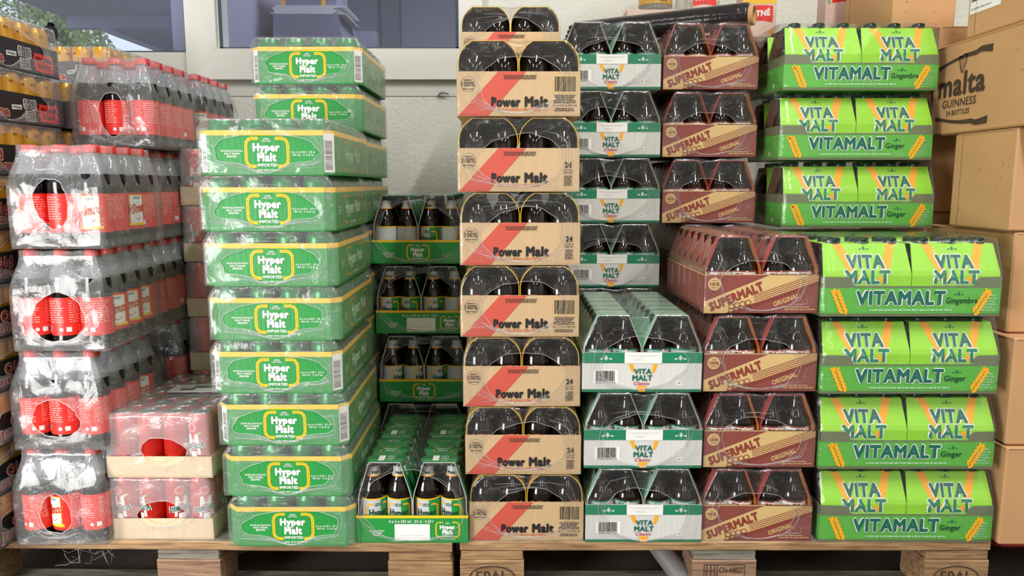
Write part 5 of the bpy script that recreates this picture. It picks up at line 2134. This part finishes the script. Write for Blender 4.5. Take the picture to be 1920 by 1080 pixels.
# ------------------------------------------------------------------ beyond the window: office and yard
mb = MB()
mb.box((-1.28, WY + T, 0), (-1.20, 5.2, 2.8), 'lilac')
structure('wall_office_side', mb.mesh('wall_office_side'))
mb = MB()
mb.box((-1.28, 5.2, 0), (2.0, 5.28, 2.8), 'lilac')
mb.box((-0.86, 5.10, 0), (-0.74, 5.2, 2.8), 'lilac_dark')
structure('wall_office_back', mb.mesh('wall_office_back'))
mb = MB()
mb.box((2.0, WY + T, 0), (2.08, 5.28, 2.8), 'lilac')
structure('wall_office_right', mb.mesh('wall_office_right'))
mb = MB()
mb.box((-1.28, WY + T, 2.8), (2.08, 5.28, 2.88), 'ceiling_paint')
structure('ceiling_office', mb.mesh('ceiling_office'))
mb = MB()
mb.box((-1.28, WY + T, -0.05), (2.08, 5.28, 0), 'concrete')
structure('floor_office', mb.mesh('floor_office'))


def ox(px, Y, y):
    z = H + Y * math.tan(math.atan((540 - y) / FPX) - PITCH)
    return wx(px, Y, z), z


# grey cabinet with papers on a ledge, seen through the right pane
Yo = 3.6
x0, z0 = ox(512, Yo, 84)
x1, z1 = ox(655, Yo, 24)
mb = MB()
mb.prism([(x0 - 0.02, z0 - 0.3), (x1 + 0.02, z0 - 0.3), (x1 - 0.06, z1), (x0, z1)], Yo + 0.02, Yo + 0.42, 'lilac_dark')
mb.box((x0 - 0.05, Yo + 0.42, 0.0), (x1 + 0.05, Yo + 0.5, z1), 'lilac_dark')
mb.box((x0 - 0.03, Yo + 0.02, 0.0), (x1 + 0.03, Yo + 0.42, z0 - 0.3), 'lilac_dark')
thing('printer', [], (0, 0, 0), 0, 'grey sloping machine seen through the window pane, papers on top', 'printer', me=mb.mesh('printer'))
xa, za = ox(500, Yo, 24)
xb, zb = ox(650, Yo, 14)
rnd = random.Random(2)
mb = MB()
for k in range(9):
    dz = 0.0045 * k
    mb.box((x0 + 0.0 + rnd.uniform(-0.02, 0.01), Yo + 0.03, z1 + dz), (x1 - 0.04 + rnd.uniform(-0.05, 0.02), Yo + 0.33, z1 + dz + 0.004), 'paper')
thing('paper_stack', [], (0, 0, 0), 0, 'stack of white papers seen through the window pane', 'paper', me=mb.mesh('paper_stack'))
mb = MB()
mb.box((x0 + 0.03, Yo + 0.05, z1 + 0.041), (x0 + 0.05, Yo + 0.3, z1 + 0.20), 'fruit_yellow')
mb.box((x0 + 0.05, Yo + 0.05, z1 + 0.041), (x1 - 0.07, Yo + 0.3, z1 + 0.18), 'lilac_dark')
mb.box((x1 - 0.14, Yo + 0.045, z1 + 0.041), (x1 - 0.12, Yo + 0.3, z1 + 0.19), 'fruit_yellow')
thing('folder_box', [], (0, 0, 0), 0, 'dark folders with yellow edges standing on the white papers', 'folders', me=mb.mesh('folder_box'))

# yard: canopy, far wall, trees, ground
mb = MB()
mb.box((-3.95, WY + 1.3, 2.40), (-1.3, 8.6, 2.48), 'lilac')
mb.box((-3.95, 8.5, 0), (-1.3, 8.6, 2.4), 'lilac_dark')
for s in (5.2, 6.8):
    mb.box((-3.9, s, 2.3), (-1.3, s + 0.08, 2.4), 'lilac')
structure('canopy_roof', mb.mesh('canopy_roof'))
mb = MB()
mb.box((-40, WY + T + 0.01, -0.2), (-1.29, 60, -0.01), 'concrete')
structure('ground', mb.mesh('ground'))


def tree(x, y, h, r, seed, label):
    rnd = random.Random(seed)
    q = MB()
    q.tube([(0, 0, 0), (0.03, 0, h * 0.4), (-0.04, 0.02, h * 0.85)], [0.13, 0.10, 0.04], 'bark', 8)
    for k in range(5):
        a = rnd.uniform(0, 6.28)
        q.tube([(0, 0, h * (0.35 + 0.1 * k)), (math.cos(a) * r * 0.7, math.sin(a) * r * 0.7, h * (0.5 + 0.1 * k))], [0.05, 0.015], 'bark', 6)
    f = MB()
    for k in range(4200):
        t = rnd.random()
        a = rnd.uniform(0, 6.28)
        zz = h * (0.22 + 0.8 * t)
        rr = r * math.sin(PI * min(1, 0.15 + 0.8 * t)) * rnd.random() ** 0.5
        c = Vector((math.cos(a) * rr, math.sin(a) * rr, zz))
        d1 = Vector((rnd.uniform(-1, 1), rnd.uniform(-1, 1), rnd.uniform(-1, 1))).normalized() * 0.06
        d2 = Vector((rnd.uniform(-1, 1), rnd.uniform(-1, 1), rnd.uniform(-1, 1))).normalized() * 0.035
        f.add([tuple(c - d1), tuple(c + d2), tuple(c + d1), tuple(c - d2)], [(0, 1, 2, 3)], 'leaf')
    thing('tree', [Node('trunk', q.mesh('trunk')), Node('foliage', f.mesh('foliage'), kind='stuff')], (x, y, 0), 0, label, 'tree', 'trees in the yard')


tree(-6.35, 11.0, 3.9, 0.75, 1, 'leafy tree beyond the window, its trunk nearest the window edge')
tree(-9.8, 15.5, 5.0, 1.3, 2, 'second leafy tree further out beyond the window')
tree(-10.7, 19.0, 4.6, 1.3, 3, 'leafy tree far behind the others, lowest at the edge of the sky')
